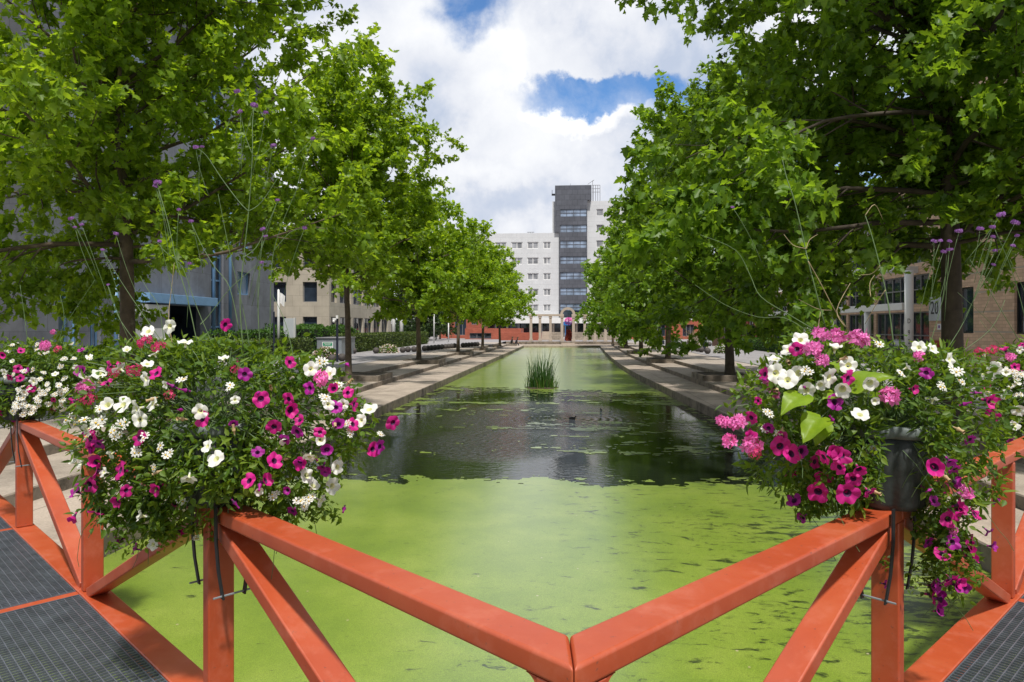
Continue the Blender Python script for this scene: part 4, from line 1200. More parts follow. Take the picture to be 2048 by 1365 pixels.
    def surface(u, v):
        best, nn = None, None
        for b in B:
            du, dv = (u - b[4]) / b[6], (v - b[5]) / b[7]
            q = du * du + dv * dv
            if q < 0.98:
                dep = b[8] - b[3] * math.sqrt(1 - q)
                if best is None or dep < best:
                    best = dep; nn = lat_ax * du + Vector((0, 0, -dv)) - fw_ax * math.sqrt(1 - q)
        if best is None:
            best = dc; nn = lat_ax * (1 if u > uc else -1) - fw_ax * 0.7
        return best, nn
    for (typ, u, v, rp) in flowers:
        dep, nn = surface(u, v)
        nn = nn.normalized() + Vector((r.uniform(-.9, .9), r.uniform(-.7, .7), r.uniform(-.6, .8))) - fw_ax * 0.25
        if typ in 'PHDB': nn = nn * 0.6 + Vector((0, 0, .8)) - fw_ax * .3
        put(typ, px(u, v, dep - 0.05), nn, rp / ppm * (1.09 if typ in 'MVW' else 1.08))
    for typ, cnt, rad in extra:                  # the far and lateral sides
        for i in range(cnt):
            b = B[rn.choice(len(B), p=pr)]
            u = Vector(runit(1)[0])
            if u.y < 0.1 and typ != 'D': u.y = abs(u.y) + .1
            nn = lat_ax * u.x + fw_ax * u.y + Vector((0, 0, u.z))
            e = b[0] + lat_ax * (u.x * b[1]) + fw_ax * (u.y * b[3]) + Vector((0, 0, u.z * b[2]))
            put(typ, e, nn + Vector((0, 0, .3)), rad * r.uniform(.8, 1.15))
    for (u, v, do, sz, tx, ty) in lime:
        p = px(u, v, dc + do)
        me = broad_leaf_mesh(int(u) % 17)
        yd = (lat_ax * tx + Vector((0, 0, ty)) - fw_ax * r.uniform(.1, .6)).normalized()
        zd = (-fw_ax * r.uniform(.3, .8) + Vector((0, 0, .9)) + lat_ax * r.uniform(-.4, .4)); zd = (zd - zd.dot(yd) * yd).normalized()
        xd = yd.cross(zd)
        q = Matrix((xd, yd, zd)).transposed().to_quaternion()
        inst('broad_leaf', me, root, p, q, sz * .72 / ppm)
    for st in stems:
        kind, rad, do, pts = st
        W = [px(a, b, dc + do + 0.03 * i) for i, (a, b) in enumerate(pts)]
        # smooth
        Q = []
        for i in range(len(W) - 1):
            p0 = W[max(0, i - 1)]; p1 = W[i]; p2 = W[i + 1]; p3 = W[min(len(W) - 1, i + 2)]
            for t in (0, .25, .5, .75):
                Q.append(0.5 * ((2 * p1) + (p2 - p0) * t + (2 * p0 - 5 * p1 + 4 * p2 - p3) * t * t + (3 * p1 - p0 - 3 * p2 + p3) * t ** 3))
        Q.append(W[-1])
        mb = MB(); mb.tube(Q, [rad * 0.78 * (1 - 0.45 * i / (len(Q) - 1)) for i in range(len(Q))], 5)
        mb.build('flower_stem', M['stem_dry'] if kind == 'd' else M['stem'], root, True)
    for (u, v, do, rp) in heads:
        mb = MB(); a = px(u, v, dc + do); e = px(u + (uc - u) * .22 + r.uniform(-20, 20), min(v + r.uniform(90, 170), 690), dc + do)
        mid = (a + e) / 2 + lat_ax * r.uniform(-.02, .02)
        mb.tube([a.lerp(mid, t).lerp(mid.lerp(e, t), t) for t in (0, .2, .4, .6, .8, 1)], .0011, 4)
        mb.build('flower_stem', M['stem'], root, True)
    for (u, v, do, rp) in heads:
        put('B', px(u, v, dc + do), Vector((r.uniform(-.4, .4), r.uniform(-.6, 0), 1)), rp * .85 / ppm)
    return root

def rnd_flowers(seed, boxes):
    r = random.Random(seed); out = []
    for (typ, n, u0, v0, u1, v1, a, b) in boxes:
        for i in range(n): out.append((typ, r.uniform(u0, u1), r.uniform(v0, v1), r.uniform(a, b)))
    return out
# basket on the near left post
P3B = [(430, 800, 250, 125, .02, .30), (265, 850, 125, 125, .05, .26), (615, 850, 120, 130, .03, .26), (430, 950, 215, 80, 0, .26), (255, 960, 95, 105, .03, .2), (590, 985, 70, 55, 0, .15),
       (310, 730, 130, 55, .1, .24), (550, 748, 110, 45, .08, .24), (425, 715, 100, 45, .1, .2), (345, 1030, 120, 40, 0, .14), (700, 850, 50, 60, 0, .12), (430, 915, 140, 75, -.16, .16), (430, 960, 130, 50, -.18, .10)]
P3F = []
for s in 'W215,810,17 W245,810,17 W272,819,17 W305,808,14 W280,839,15 W238,737,14 W168,758,16 W198,747,15 W291,758,14 W339,653,15 W296,663,14 W371,684,14 W295,728,11 W308,708,10 W447,716,11 W470,800,9 W400,823,14 W171,861,14 W147,893,13 M404,838,19 M312,747,15 M213,764,12 V162,743,14 M217,733,13 M147,804,12 P171,777,19 H177,800,16 H291,684,17 H316,695,15 H268,741,15 M451,650,14 V467,848,9 M580,725,12 M667,778,14 M696,786,12 M709,809,13 M786,846,15 M746,899,17 V760,894,14 M581,820,18 M522,798,15 M548,854,14 V594,864,13 M549,922,16 M640,865,11 M601,927,13 M498,962,15 M531,962,17 V619,777,14 V672,815,14 V677,849,15 M706,849,13 V646,935,13 V585,1023,12 M599,841,12 V515,905,12 M577,799,13 V575,981,10 W569,881,15 W622,738,15 W657,748,17 W614,951,17 W627,972,14 W665,973,16 W675,935,14 W619,915,12 W641,880,13 W738,819,16 W657,809,12 W643,1002,13 W517,983,11 W496,1092,15 W722,841,12 W686,809,12 P641,757,17 D648,724,11 D552,988,9 D625,994,10 D594,1002,10 D493,1047,11 D489,1059,10 D478,1068,9 D673,767,9 D609,1015,9 D760,867,7 M192,924,17 M240,941,17 M178,970,20 M147,1036,15 V149,982,16 V197,889,14 V238,1081,14 V269,1098,12 V182,897,13 W145,899,14 W149,924,13 W163,928,13 W377,959,15 W432,918,15 W281,1032,14 W306,1090,12 W414,893,12 D366,1003,9 D317,899,9 D393,1075,8 W221,910,10 W207,945,11 D150,850,12 D170,840,12 D190,855,12 D205,840,11 D180,870,11 D225,860,10 D240,870,10 D140,835,11 D250,845,10 D290,870,9 D270,900,9 D200,820,10 D340,905,8 D650,800,9 D700,870,8 D690,850,8 W254,700,9 H230,745,12 M240,725,9 W330,770,9 H340,790,10 D360,760,9 D460,770,9 H470,740,10'.split():
    a = s[1:].split(','); P3F.append((s[0], float(a[0]), float(a[1]), float(a[2])))
P3F += rnd_flowers(31, (('S', 9, 200, 740, 700, 1010, 9, 12), ('U', 10, 190, 720, 700, 1020, 9, 12), ('M', 8, 160, 860, 330, 1040, 13, 17), ('V', 5, 480, 720, 720, 980, 12, 15)))
z6 = lambda x, y: (280 + x / 2.625, 160 + y / 2.625)
P3S = [('g', .0035, .0, [(486, 700), (480, 600), z6(545, 930), z6(570, 690), z6(590, 400), z6(590, 250), z6(597, 150)]),
       ('g', .0026, .0, [z6(570, 690), z6(520, 640), z6(430, 520), z6(350, 400), z6(300, 360)]),
       ('g', .0022, .0, [z6(570, 690), z6(640, 640), z6(750, 480), z6(905, 310)]),
       ('g', .0022, .0, [z6(590, 400), z6(640, 395), z6(695, 350)]),
       ('g', .0022, .05, [z6(590, 390), z6(555, 300), z6(525, 170)]),
       ('g', .0030, -.05, [(395, 690), z6(250, 1150), z6(190, 950), z6(150, 760), z6(105, 600), z6(92, 550)]),
       ('g', .0026, .0, [(478, 660), z6(470, 1090), z6(390, 980), z6(320, 860), z6(270, 750)]),
       ('g', .0026, .0, [z6(540, 935), z6(610, 880), z6(670, 760), z6(722, 640)]),
       ('g', .0028, .05, [(520, 690), z6(620, 1200), z6(630, 1000), z6(640, 850), z6(655, 790)]),
       ('g', .0024, .0, [(400, 650), z6(360, 1240), z6(470, 1100), z6(560, 1020), z6(640, 950)]),
       ('g', .0020, .1, [z6(700, 900), z6(790, 800), z6(865, 780)]),
       ('g', .0026, .1, [(540, 690), z6(690, 1000), z6(730, 800), z6(830, 560)]),
       ('g', .0022, .0, [(330, 700), z6(100, 1200), z6(40, 1100), z6(0, 1030)]),
       ('g', .0020, .0, [z6(185, 940), z6(130, 900), z6(95, 860), z6(70, 850)]),
       ('d', .0025, .0, [(345, 690), z6(150, 1250), z6(165, 1100), z6(180, 960)]),
       ('g', .0024, .05, [(430, 700), z6(300, 1200), z6(230, 1000), z6(190, 950)]),
       ('g', .0026, .05, [(500, 700), z6(540, 1200), z6(470, 900), z6(410, 600)]),
       ('g', .0024, .0, [(590, 730), (575, 660), (560, 620), (545, 590)]),
       ('g', .0024, -.03, [(350, 720), (300, 650), (240, 560), (205, 500)]),
       ('g', .0022, .0, [(300, 720), (240, 640), (215, 570)])]
P3H = [(*z6(92, 540), -.05, 12), (*z6(82, 560), -.05, 8), (*z6(293, 355), 0, 10), (*z6(325, 352), 0, 7), (*z6(510, 62), .05, 11), (*z6(600, 135), 0, 13), (*z6(525, 168), .05, 9), (*z6(660, 172), .05, 8), (*z6(700, 347), 0, 10), (*z6(908, 310), 0, 8),
       (*z6(204, 682), .05, 7), (*z6(268, 743), 0, 8), (*z6(722, 633), 0, 8), (*z6(645, 785), .05, 10), (*z6(660, 822), .05, 7), (*z6(865, 780), .1, 9), (*z6(103, 848), 0, 7), (*z6(638, 960), 0, 7), (*z6(260, 965), 0, 7),
       (142, 438, 0, 9), (163, 450, 0, 7), (150, 455, 0, 6), (205, 500, 0, 6), (232, 468, 0, 8), (216, 570, 0, 5)]
planter(NL[1], dL, nL, 430, 2.97, 'overflowing planter on the near left post, with tall violet verbena stems above white petunias',
        P3B, P3F, 15000, (('M', 8, .036), ('W', 8, .034), ('D', 10, .022), ('V', 5, .03)), stems=P3S, seed=3, heads=P3H,
        hang=((260, 990, .28, 9), (330, 1020, .2, 8), (560, 1000, .18, 6), (450, 1030, .12, 6), (640, 1000, .16, 3), (190, 960, .25, 5)))

P4B = [(1720, 770, 170, 95, .05, .28), (1570, 800, 105, 85, .05, .22), (1565, 915, 85, 85, .06, .2), (1650, 930, 85, 85, .12, .2), (1660, 985, 60, 45, .02, .12), (1895, 830, 120, 130, .08, .27), (1885, 985, 65, 110, .05, .16),
       (1905, 1120, 42, 90, .02, .1), (1640, 710, 90, 55, .08, .2), (1860, 740, 90, 55, .1, .22), (1730, 880, 120, 60, .25, .15), (1965, 960, 35, 60, .1, .12), (1705, 890, 66, 90, -.16, .12), (1878, 905, 42, 100, -.13, .12), (1705, 965, 58, 50, -.16, .08), (1862, 860, 30, 60, -.15, .08)]
P4F = []
for s in 'P1640,669,17 P1674,673,18 P1716,679,24 P1626,699,20 P1645,722,14 P1779,793,22 P1445,844,15 P1476,846,19 P1459,882,18 P1504,890,20 M1502,836,14 W1601,680,16 W1577,699,15 W1550,718,15 W1552,747,20 W1575,760,17 W1596,747,18 W1659,756,17 W1641,770,14 W1697,731,18 W1671,695,15 W1685,779,20 W1613,782,17 W1740,766,17 W1720,829,15 W1750,802,10 M1594,699,14 M1697,758,17 V1670,804,15 M1529,749,14 M1516,802,9 V1537,857,13 M1502,874,15 M1563,874,14 M1583,908,19 V1602,903,16 M1630,924,15 M1678,935,16 M1718,939,16 M1636,984,20 M1695,987,19 M1740,986,14 V1588,1001,19 V1605,1035,14 M1869,935,21 V1911,939,16 V1911,964,15 M1911,1029,19 M1950,1029,15 V1857,1085,14 M1885,1108,17 V1905,1085,16 M1944,1110,19 M1919,1163,17 V1866,1172,16 V1883,1200,19 V1877,1222,14 V1737,1113,10 V1771,1169,9 V1986,1093,13 V1978,1065,12 V1852,746,13 M1827,779,11 M1978,802,17 W1900,720,16 W1838,695,13 P1838,713,12 W1866,698,12 D1540,830,9 D1556,865,9 D1530,860,9 D1880,775,11 D1800,745,9 D1760,690,10 D1620,745,9 P1930,985,17 V1990,1000,12 P1905,1060,10 W1815,735,10 D1905,740,10 D1925,765,9 V1940,880,12 H1510,905,15'.split():
    a = s[1:].split(','); P4F.append((s[0], float(a[0]), float(a[1]), float(a[2])))
P4F += rnd_flowers(32, (('S', 7, 1520, 720, 1960, 1000, 9, 12), ('U', 8, 1520, 740, 1960, 1150, 9, 12), ('M', 7, 1865, 1000, 1945, 1200, 15, 19), ('M', 6, 1560, 890, 1730, 1000, 14, 18), ('V', 5, 1850, 900, 1960, 1180, 13, 17)))
z5 = lambda x, y: (1500 + x / 3.69, 350 + y / 3.69)
P4S = [('g', .0028, -.05, [z5(470, 1140), z5(300, 1040), z5(80, 900), z5(0, 740), (1470, 500), (1400, 470)]),
       ('g', .0022, .0, [z5(420, 1150), z5(250, 1055), z5(60, 1050), (1450, 610), (1390, 570)]),
       ('g', .0040, .0, [z5(560, 1140), z5(430, 640), z5(400, 500), z5(330, 200), z5(270, 20), (1565, 320)]),
       ('d', .0030, .0, [z5(430, 640), z5(520, 800), z5(620, 990), z5(720, 1140)]),
       ('d', .0026, .02, [z5(415, 545), z5(320, 520), z5(250, 440)]),
       ('d', .0022, .02, [z5(415, 545), z5(440, 480), z5(500, 440)]),
       ('g', .0042, .05, [z5(1060, 1260), z5(1030, 1020), z5(1000, 850), z5(940, 600), z5(890, 420), z5(850, 300)]),
       ('d', .0030, .05, [z5(1000, 850), z5(940, 940), z5(850, 1100)]),
       ('d', .0026, .05, [z5(960, 670), z5(900, 730), z5(810, 740)]),
       ('d', .0026, .05, [z5(890, 900), z5(885, 800), z5(920, 740)]),
       ('d', .0028, .0, [z5(700, 1120), z5(640, 1000), z5(740, 800)]),
       ('d', .0026, .0, [z5(500, 1150), z5(520, 1010)]),
       ('d', .0024, .03, [z5(850, 300), z5(920, 220), z5(980, 330)]),
       ('d', .0024, .03, [z5(600, 1000), z5(500, 990), z5(360, 920)]),
       ('g', .0024, .1, [(1880, 720), (1930, 640), (1960, 560), (1985, 470)]),
       ('g', .0022, .1, [(1900, 720), (1980, 660), (2010, 600)]),
       ('g', .0022, .1, [(1850, 720), (1885, 600), (1893, 510)])]
P4L = [(1706, 775, -.20, 92, .75, .6), (1606, 792, -.22, 80, -.95, -.25), (1642, 836, -.24, 85, -.85, -.4), (1690, 742, -.18, 48, -.7, .6), (1672, 790, -.22, 46, -.9, .1), (1648, 846, -.22, 60, -.5, -.8), (1745, 790, -.15, 50, .5, .5)]
P4H = [(1868, 483, .1, 9), (1881, 482, .1, 8), (1887, 504, .1, 8), (1899, 500, .1, 9), (1899, 483, .1, 8), (1918, 463, .1, 11), (1960, 458, .1, 10), (1985, 455, .1, 10), (2002, 430, .1, 12), (2030, 446, .1, 13), (2034, 472, .1, 8), (1986, 474, .1, 8), (1990, 502, .1, 8), (2026, 492, .1, 8), (1987, 530, .1, 7), (1465, 415, -.05, 6)]
planter(NRt[1], dR, nR, 1765, 2.88, 'overflowing planter on the near right post, with lime leaves and dark tub showing',
        P4B, P4F, 12500, (('M', 8, .036), ('W', 8, .034), ('D', 8, .022), ('P', 4, .04)), lime=P4L, stems=P4S, seed=9, heads=P4H,
        avoid=((1766, 862, 1838, 1020),), hang=((1890, 1000, .45, 14), (1905, 1060, .35, 8), (1730, 1000, .2, 7), (1620, 980, .16, 6), (1740, 1040, .28, 3), (1850, 960, .3, 6)))

P1B = [(55, 765, 105, 60, 0, .30), (125, 730, 70, 45, 0, .25), (5, 745, 75, 65, 0, .3), (135, 790, 55, 40, 0, .2), (70, 715, 90, 35, .05, .25), (20, 815, 50, 30, 0, .2), (45, 800, 60, 35, -.18, .1)]
P1F = [('P', 90, 692, 12), ('P', 106, 665, 6), ('M', 5, 711, 9), ('M', 36, 738, 9), ('M', 20, 755, 8), ('M', 40, 757, 8), ('V', 56, 742, 8), ('M', 63, 778, 8), ('W', 67, 763, 9), ('W', 25, 723, 6), ('W', 8, 745, 8), ('W', 38, 782, 8), ('M', 107, 800, 6), ('M', 105, 820, 6), ('M', 42, 702, 7), ('V', 162, 700, 7), ('W', 178, 713, 7), ('H', 116, 698, 8), ('W', 110, 748, 7), ('V', 28, 840, 6), ('W', 152, 735, 6)]
P1F += rnd_flowers(5, (('D', 34, 45, 770, 130, 825, 4.5, 6.5), ('D', 16, 0, 680, 180, 760, 4, 6), ('D', 8, 20, 780, 50, 830, 4, 6)))
planter(NL[3], dL, nL, 60, 5.72, 'farther planter on the left arm of the railing, full of small white daisies', P1B, P1F, 7000, (('M', 6, .036), ('W', 6, .034), ('D', 14, .022)), seed=15,
        hang=((30, 820, .2, 5), (90, 810, .12, 4)), stems=[('g', .004, 0, [(60, 720), (50, 640), (40, 570)]), ('g', .004, 0, [(110, 710), (128, 640), (120, 590)]), ('g', .003, 0, [(90, 710), (150, 620), (190, 560)])])
P6B = [(2095, 780, 110, 80, 0, .3), (2030, 760, 70, 65, 0, .28), (2110, 720, 100, 50, 0, .28), (2020, 850, 45, 60, 0, .2), (2100, 860, 80, 50, 0, .2)]
P6F = [('W', 1968, 745, 14), ('W', 1990, 740, 15), ('W', 2030, 850, 12), ('W', 2037, 822, 12), ('M', 1975, 770, 12), ('M', 2010, 700, 10), ('H', 1960, 705, 12), ('H', 1985, 700, 12), ('P', 2020, 715, 10), ('M', 1985, 800, 12), ('M', 2030, 735, 10), ('W', 2035, 765, 9), ('W', 2012, 745, 9), ('V', 2022, 880, 9), ('W', 2040, 700, 8), ('M', 2044, 690, 8)]
P6F += rnd_flowers(6, (('D', 14, 1975, 730, 2060, 800, 4.5, 6), ('M', 8, 2050, 690, 2190, 850, 8, 10), ('W', 8, 2050, 690, 2190, 850, 8, 10)))
planter(NRt[3], dR, nR, 2096, 5.55, 'farther planter on the right arm of the railing, cut by the edge of the photo', P6B, P6F, 6000, (('M', 6, .036), ('W', 6, .034), ('D', 10, .022)), seed=19,
        hang=((2020, 880, .2, 5),), stems=[('g', .004, 0, [(2060, 720), (1990, 600), (1940, 520)]), ('g', .004, 0, [(2070, 720), (2030, 560), (1990, 460)]), ('g', .003, 0, [(2040, 720), (1985, 650), (1915, 585)]), ('g', .003, 0, [(2080, 700), (2055, 600), (2020, 520)]), ('g', .003, 0, [(2050, 720), (2000, 690), (1960, 640)])])

# ------------------------------------------------------------------ REEDS and BIRDS
def reeds():
    c = gnd(1083, 776, Z_WATER); r = random.Random(4)
    root = thing('reed_clump', 'tall clump of green reeds standing in the middle of the canal', 'reeds', c)
    def blades(nm, n, m, hr, sp, lean):
        vs, fs = [], []; mb = MB()
        for i in range(n):
            a = r.uniform(0, 6.28); q = math.sqrt(r.random()) * sp
            p = c + Vector((q * math.cos(a), q * math.sin(a) * 0.8, -.02))
            h = r.uniform(*hr) * (1 - 0.35 * (q / sp) ** 2)
            out = Vector((math.cos(a), math.sin(a), 0)) * r.uniform(0, lean) * (0.3 + q / sp) + Vector((r.uniform(-.1, .1), r.uniform(-.1, .1), 0))
            w = r.uniform(.010, .022); s = Vector((-math.sin(a + r.uniform(-1, 1)), math.cos(a + r.uniform(-1, 1)), 0)).normalized()
            bend = r.random() < .25
            pts = []
            for k in range(6):
                t = k / 5
                z = h * t - (0.35 * h * max(0, t - .55) ** 2 * 4 if bend else 0)
                pts.append(p + out * h * t ** 2 * (1.7 if bend else 1) + Vector((0, 0, z)))
            b0 = len(vs); vv, ff = [], []
            for k, q_ in enumerate(pts):
                ww = w * (1 - (k / 5) ** 2 * .95); vv += [q_ - s * ww, q_ + s * ww]
            ff = [(2 * k, 2 * k + 1, 2 * k + 3, 2 * k + 2) for k in range(5)]
            mb.add(vv, ff)
        return mb.build(nm, m, root)
    blades('tall_blades', 190, M['reed'], (1.2, 2.15), .62, .28)
    blades('short_blades', 230, M['shrub'], (.4, 1.0), .80, .35)
    blades('dry_blades', 26, M['reed_dry'], (.35, .9), .80, .8)
    mb = MB(); mb.lathe([(.75, -.03), (.72, .02), (.5, .05), (.05, .07)], c, 22, 0, lambda a: 1 + .15 * math.sin(5 * a))
    mb.build('root_mat', M['soil'], root)
reeds()
def bird(u, v, s, ang, lab):
    c = gnd(u, v, Z_WATER); root = thing('water_bird', lab, 'bird', c, 'birds on the open water')
    mb = MB(); x = Vector((math.cos(ang), math.sin(ang), 0))
    prof = [(-.55, .10, .02), (-.42, .10, .10), (-.2, .07, .19), (.05, .06, .21), (.25, .08, .17), (.33, .16, .10), (.37, .27, .07), (.43, .34, .085), (.50, .345, .05), (.535, .33, .02)]
    mb.tube([c + x * (a * s) + Vector((0, 0, b * s)) for a, b, _ in prof], [q * s for _, _, q in prof], 12)
    o = mb.build('body', M['duck'], root, True)
    mb = MB(); mb.tube([c + x * (.52 * s) + Vector((0, 0, .33 * s)), c + x * (.64 * s) + Vector((0, 0, .31 * s))], [.03 * s, .006 * s], 6)
    mb.build('bill', M['bill'], root)
bird(1145, 838, .22, .1, 'small dark water bird in the middle of the ring ripples')
bird(1222, 803, .18, 2.2, 'dark water bird swimming farthest away, right of the reeds')
bird(1202, 821, .17, 1.7, 'dark water bird between the other two, by the green streak')

# ------------------------------------------------------------------ HEDGES, BALLS, BEDS
def leafy_box(name, label, cat, x0, x1, y0, y1, z0, z1, m, dens=260, ls=0.085, group=None, roundtop=0.0, tmpl=OVAL):
    root = thing(name, label, cat, ((x0 + x1) / 2, (y0 + y1) / 2, z0), group)
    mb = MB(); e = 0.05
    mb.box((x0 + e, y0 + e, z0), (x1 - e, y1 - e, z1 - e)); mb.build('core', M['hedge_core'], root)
    P, D = [], []
    faces = [((x0, y0), (x1, y0), (0, -1)), ((x0, y1), (x1, y1), (0, 1)), ((x0, y0), (x0, y1), (-1, 0)), ((x1, y0), (x1, y1), (1, 0))]
    for (a, b, nn) in faces:
        Lw = math.hypot(b[0] - a[0], b[1] - a[1]); n = int(Lw * (z1 - z0) * dens)
        t = NR.random(n); z = z0 + NR.random(n) * (z1 - z0)
        P.append(np.stack([a[0] + (b[0] - a[0]) * t, a[1] + (b[1] - a[1]) * t, z], 1)); D.append(np.tile([nn[0], nn[1], .4], (n, 1)))
    n = int((x1 - x0) * (y1 - y0) * dens)
    P.append(np.stack([x0 + (x1 - x0) * NR.random(n), y0 + (y1 - y0) * NR.random(n), np.full(n, z1)], 1)); D.append(np.tile([0, 0, 1.0], (n, 1)))
    P, D = np.concatenate(P), np.concatenate(D)
    P += NR.normal(size=P.shape) * 0.035
    if roundtop:
        for i in range(len(P)):
            k = mnoise.noise((P[i, 0] * .7, P[i, 1] * .7, 0)) * roundtop
            P[i, 2] += k * (P[i, 2] - z0) / (z1 - z0)
            P[i, 0] += mnoise.noise((P[i, 1] * .8, P[i, 2] * .9, 4)) * roundtop
    n = len(P)
    me = leaves_mesh('leaves', P - np.array(root.location), D + NR.normal(size=(n, 3)) * .8, NR.normal(size=(n, 3)) + D * .8, ls * NR.uniform(.6, 1.3, n), tmpl, m)
    mesh_obj('leaves', me, root)
    return root
# left bank
pH1 = px(170, VH, 31); pH2 = px(470, VH, 45)
leafy_box('hedge', 'clipped hedge before the striped pillar of the grey building', 'hedge', -20.6, -19.4, 24, 36.5, Z_PLAZA, Z_PLAZA + 1.15, M['shrub'], 150, .12, 'hedges')
leafy_box('hedge', 'clipped yellowish hedge left of the grey cabinet', 'hedge', -20.4, -18.35, 39.5, 49.0, Z_PLAZA, Z_PLAZA + 1.22, M['hedge'], 150, .12, 'hedges')
leafy_box('hedge', 'long clipped hedge running away right of the grey cabinet', 'hedge', -18.6, -17.1, 53.6, 86, Z_PLAZA, Z_PLAZA + 1.45, M['hedge'], 90, .15, 'hedges')
leafy_box('shrub_bed', 'taller bright green shrubs behind the grey cabinet', 'shrubs', -22.3, -19.5, 50, 63, Z_PLAZA, Z_PLAZA + 2.0, M['shrub'], 75, .17, None, .45)
leafy_box('shrub_bed', 'low dark shrubs at the foot of the white flagpole', 'shrubs', -22.6, -20.2, 42, 48.5, Z_PLAZA, Z_PLAZA + 1.75, M['shrub'], 90, .15, None, .4)
leafy_box('hedge', 'dark clipped hedge on the right bank behind two short bollards', 'hedge', 17.6, 19.0, 46.5, 70, Z_PLAZA, Z_PLAZA + 1.0, M['shrub'], 90, .14, 'hedges')
# grey cabinet with notice
def cabinet():
    x0, x1, y0, y1 = -18.35, -16.45, 49.9, 53.2
    root = thing('utility_cabinet', 'grey metal cabinet with a green and white notice between the hedges', 'cabinet', (-17.4, 51, Z_PLAZA))
    mb = MB(); z0, z1 = Z_PLAZA, Z_PLAZA + 1.27
    mb.box((x0, y0, z0), (x1, y1, z1)); mb.build('body', M['grey_metal'], root, bevel=.015)
    mb = MB(); mb.box((x0 - .06, y0 - .08, z1), (x1 + .06, y1 + .06, z1 + .07)); mb.build('lid', M['frame_grey'], root, bevel=.01)
    xs = x0 + .42; ya = y0 - .016; w = .82
    mb = MB(); mb.box((xs, ya, z1 - 0.92), (xs + w, y0 - .003, z1 - .27)); s = mb.build('notice', M['white_plain'], root)
    mb = MB(); mb.box((xs + .05, ya - .005, z1 - .56), (xs + w - .05, ya - .002, z1 - .31), 0); mb.build('header', M['sign_green'], s).location = -s.location
    # illegible lines of the notice as strokes
    mb = MB(); r = random.Random(2)
    for i, (z, h, a, b) in enumerate(((-.40, .05, .14, .70), (-.49, .05, .2, .64))):
        x = a
        while x < b:
            l = r.uniform(.03, .07); mb.box((xs + x, ya - .008, z1 + z), (xs + min(b, x + l), ya - .0055, z1 + z + h), 0); x += l + .022
    mb.build('lettering', M['stripe'], s).location = -s.location
    mb = MB()
    for i in range(4):
        x = .08
        while x < .72:
            l = r.uniform(.04, .1); mb.box((xs + x, ya - .006, z1 - .64 - i * .075), (xs + min(.74, x + l), ya - .002, z1 - .61 - i * .075), 0); x += l + .03
    mb.build('lettering', M['sign_green'], s).location = -s.location
cabinet()
ball_me = None
def ball(p, label, r=.25):
    global ball_me
    if ball_me is None:
        mb = MB(); mb.ball((0, 0, .24), .25, 24, 16); mb.lathe([(.12, 0.0), (.12, .03)], (0, 0, 0), 16)
        ball_me = mb.mesh('ball_bollard', M['ball'], None, True)
    o = bpy.data.objects.new('ball_bollard', ball_me); COL.objects.link(o); o.location = p
    return tag(o, label, 'bollard', 'dark ball bollards along both banks')
lb = [(589, 736, 'dark ball bollard partly hidden by a magenta petunia, nearest on the left bank'), (615, 733.5, 'dark ball bollard left of the pink flower bed, in the open'), (641, 726, 'dark ball bollard in front of the cabinet flower bed, behind white blooms'),
      (664.4, 725.6, 'dark ball bollard just left of the black lamp post'), (684, 723, 'dark ball bollard between the lamp post and the slim tree trunk'), (707.5, 708, 'dark ball bollard against the long hedge, right of the slim trunk'),
      (752, 707.5, 'dark ball bollard at the left end of the second pink flower bed'), (805.6, 706, 'dark ball bollard right of the second pink flower bed, first of three close together'), (816, 705, 'middle one of three close ball bollards on the left bank'), (828, 704.3, 'dark ball bollard just left of the third plane trunk')]
for u, v, lab in lb: ball(gnd(u, v), lab)
rowl = [(849, 702.5), (856, 702), (863, 701.2), (870, 700.4), (877, 699.6), (884, 698.9), (891, 698.2), (897, 697.6), (903, 697), (909, 696.4), (926, 695.2), (932, 694.7), (938, 694.2), (944, 693.7), (950, 693.2), (955, 692.8)]
for i, (u, v) in enumerate(rowl):
    ball(gnd(u, v), 'dark ball bollard in the dense row between the third and fourth left trunks' if i < 10 else 'dark ball bollard in the far row between the fourth and fifth left trunks')
rb = [(1367, 699.6, 'dark ball bollard standing alone beside the right trunk'), (1379, 700.7, 'first of four touching ball bollards before the pink bed'), (1387, 702.3, 'second of four touching ball bollards before the pink bed'), (1395, 703.8, 'third of four touching ball bollards before the pink bed'), (1402.5, 705.2, 'fourth of the touching ball bollards, at the foot of the navy post'), (1415, 708.2, 'dark ball bollard right of the navy post, nearest on the right bank'), (1419, 692.8, 'dark ball bollard by the grey portal'), (1439, 693.3, 'dark ball bollard above the white flower bed')]
for u, v, lab in rb: ball(gnd(u, v), lab)
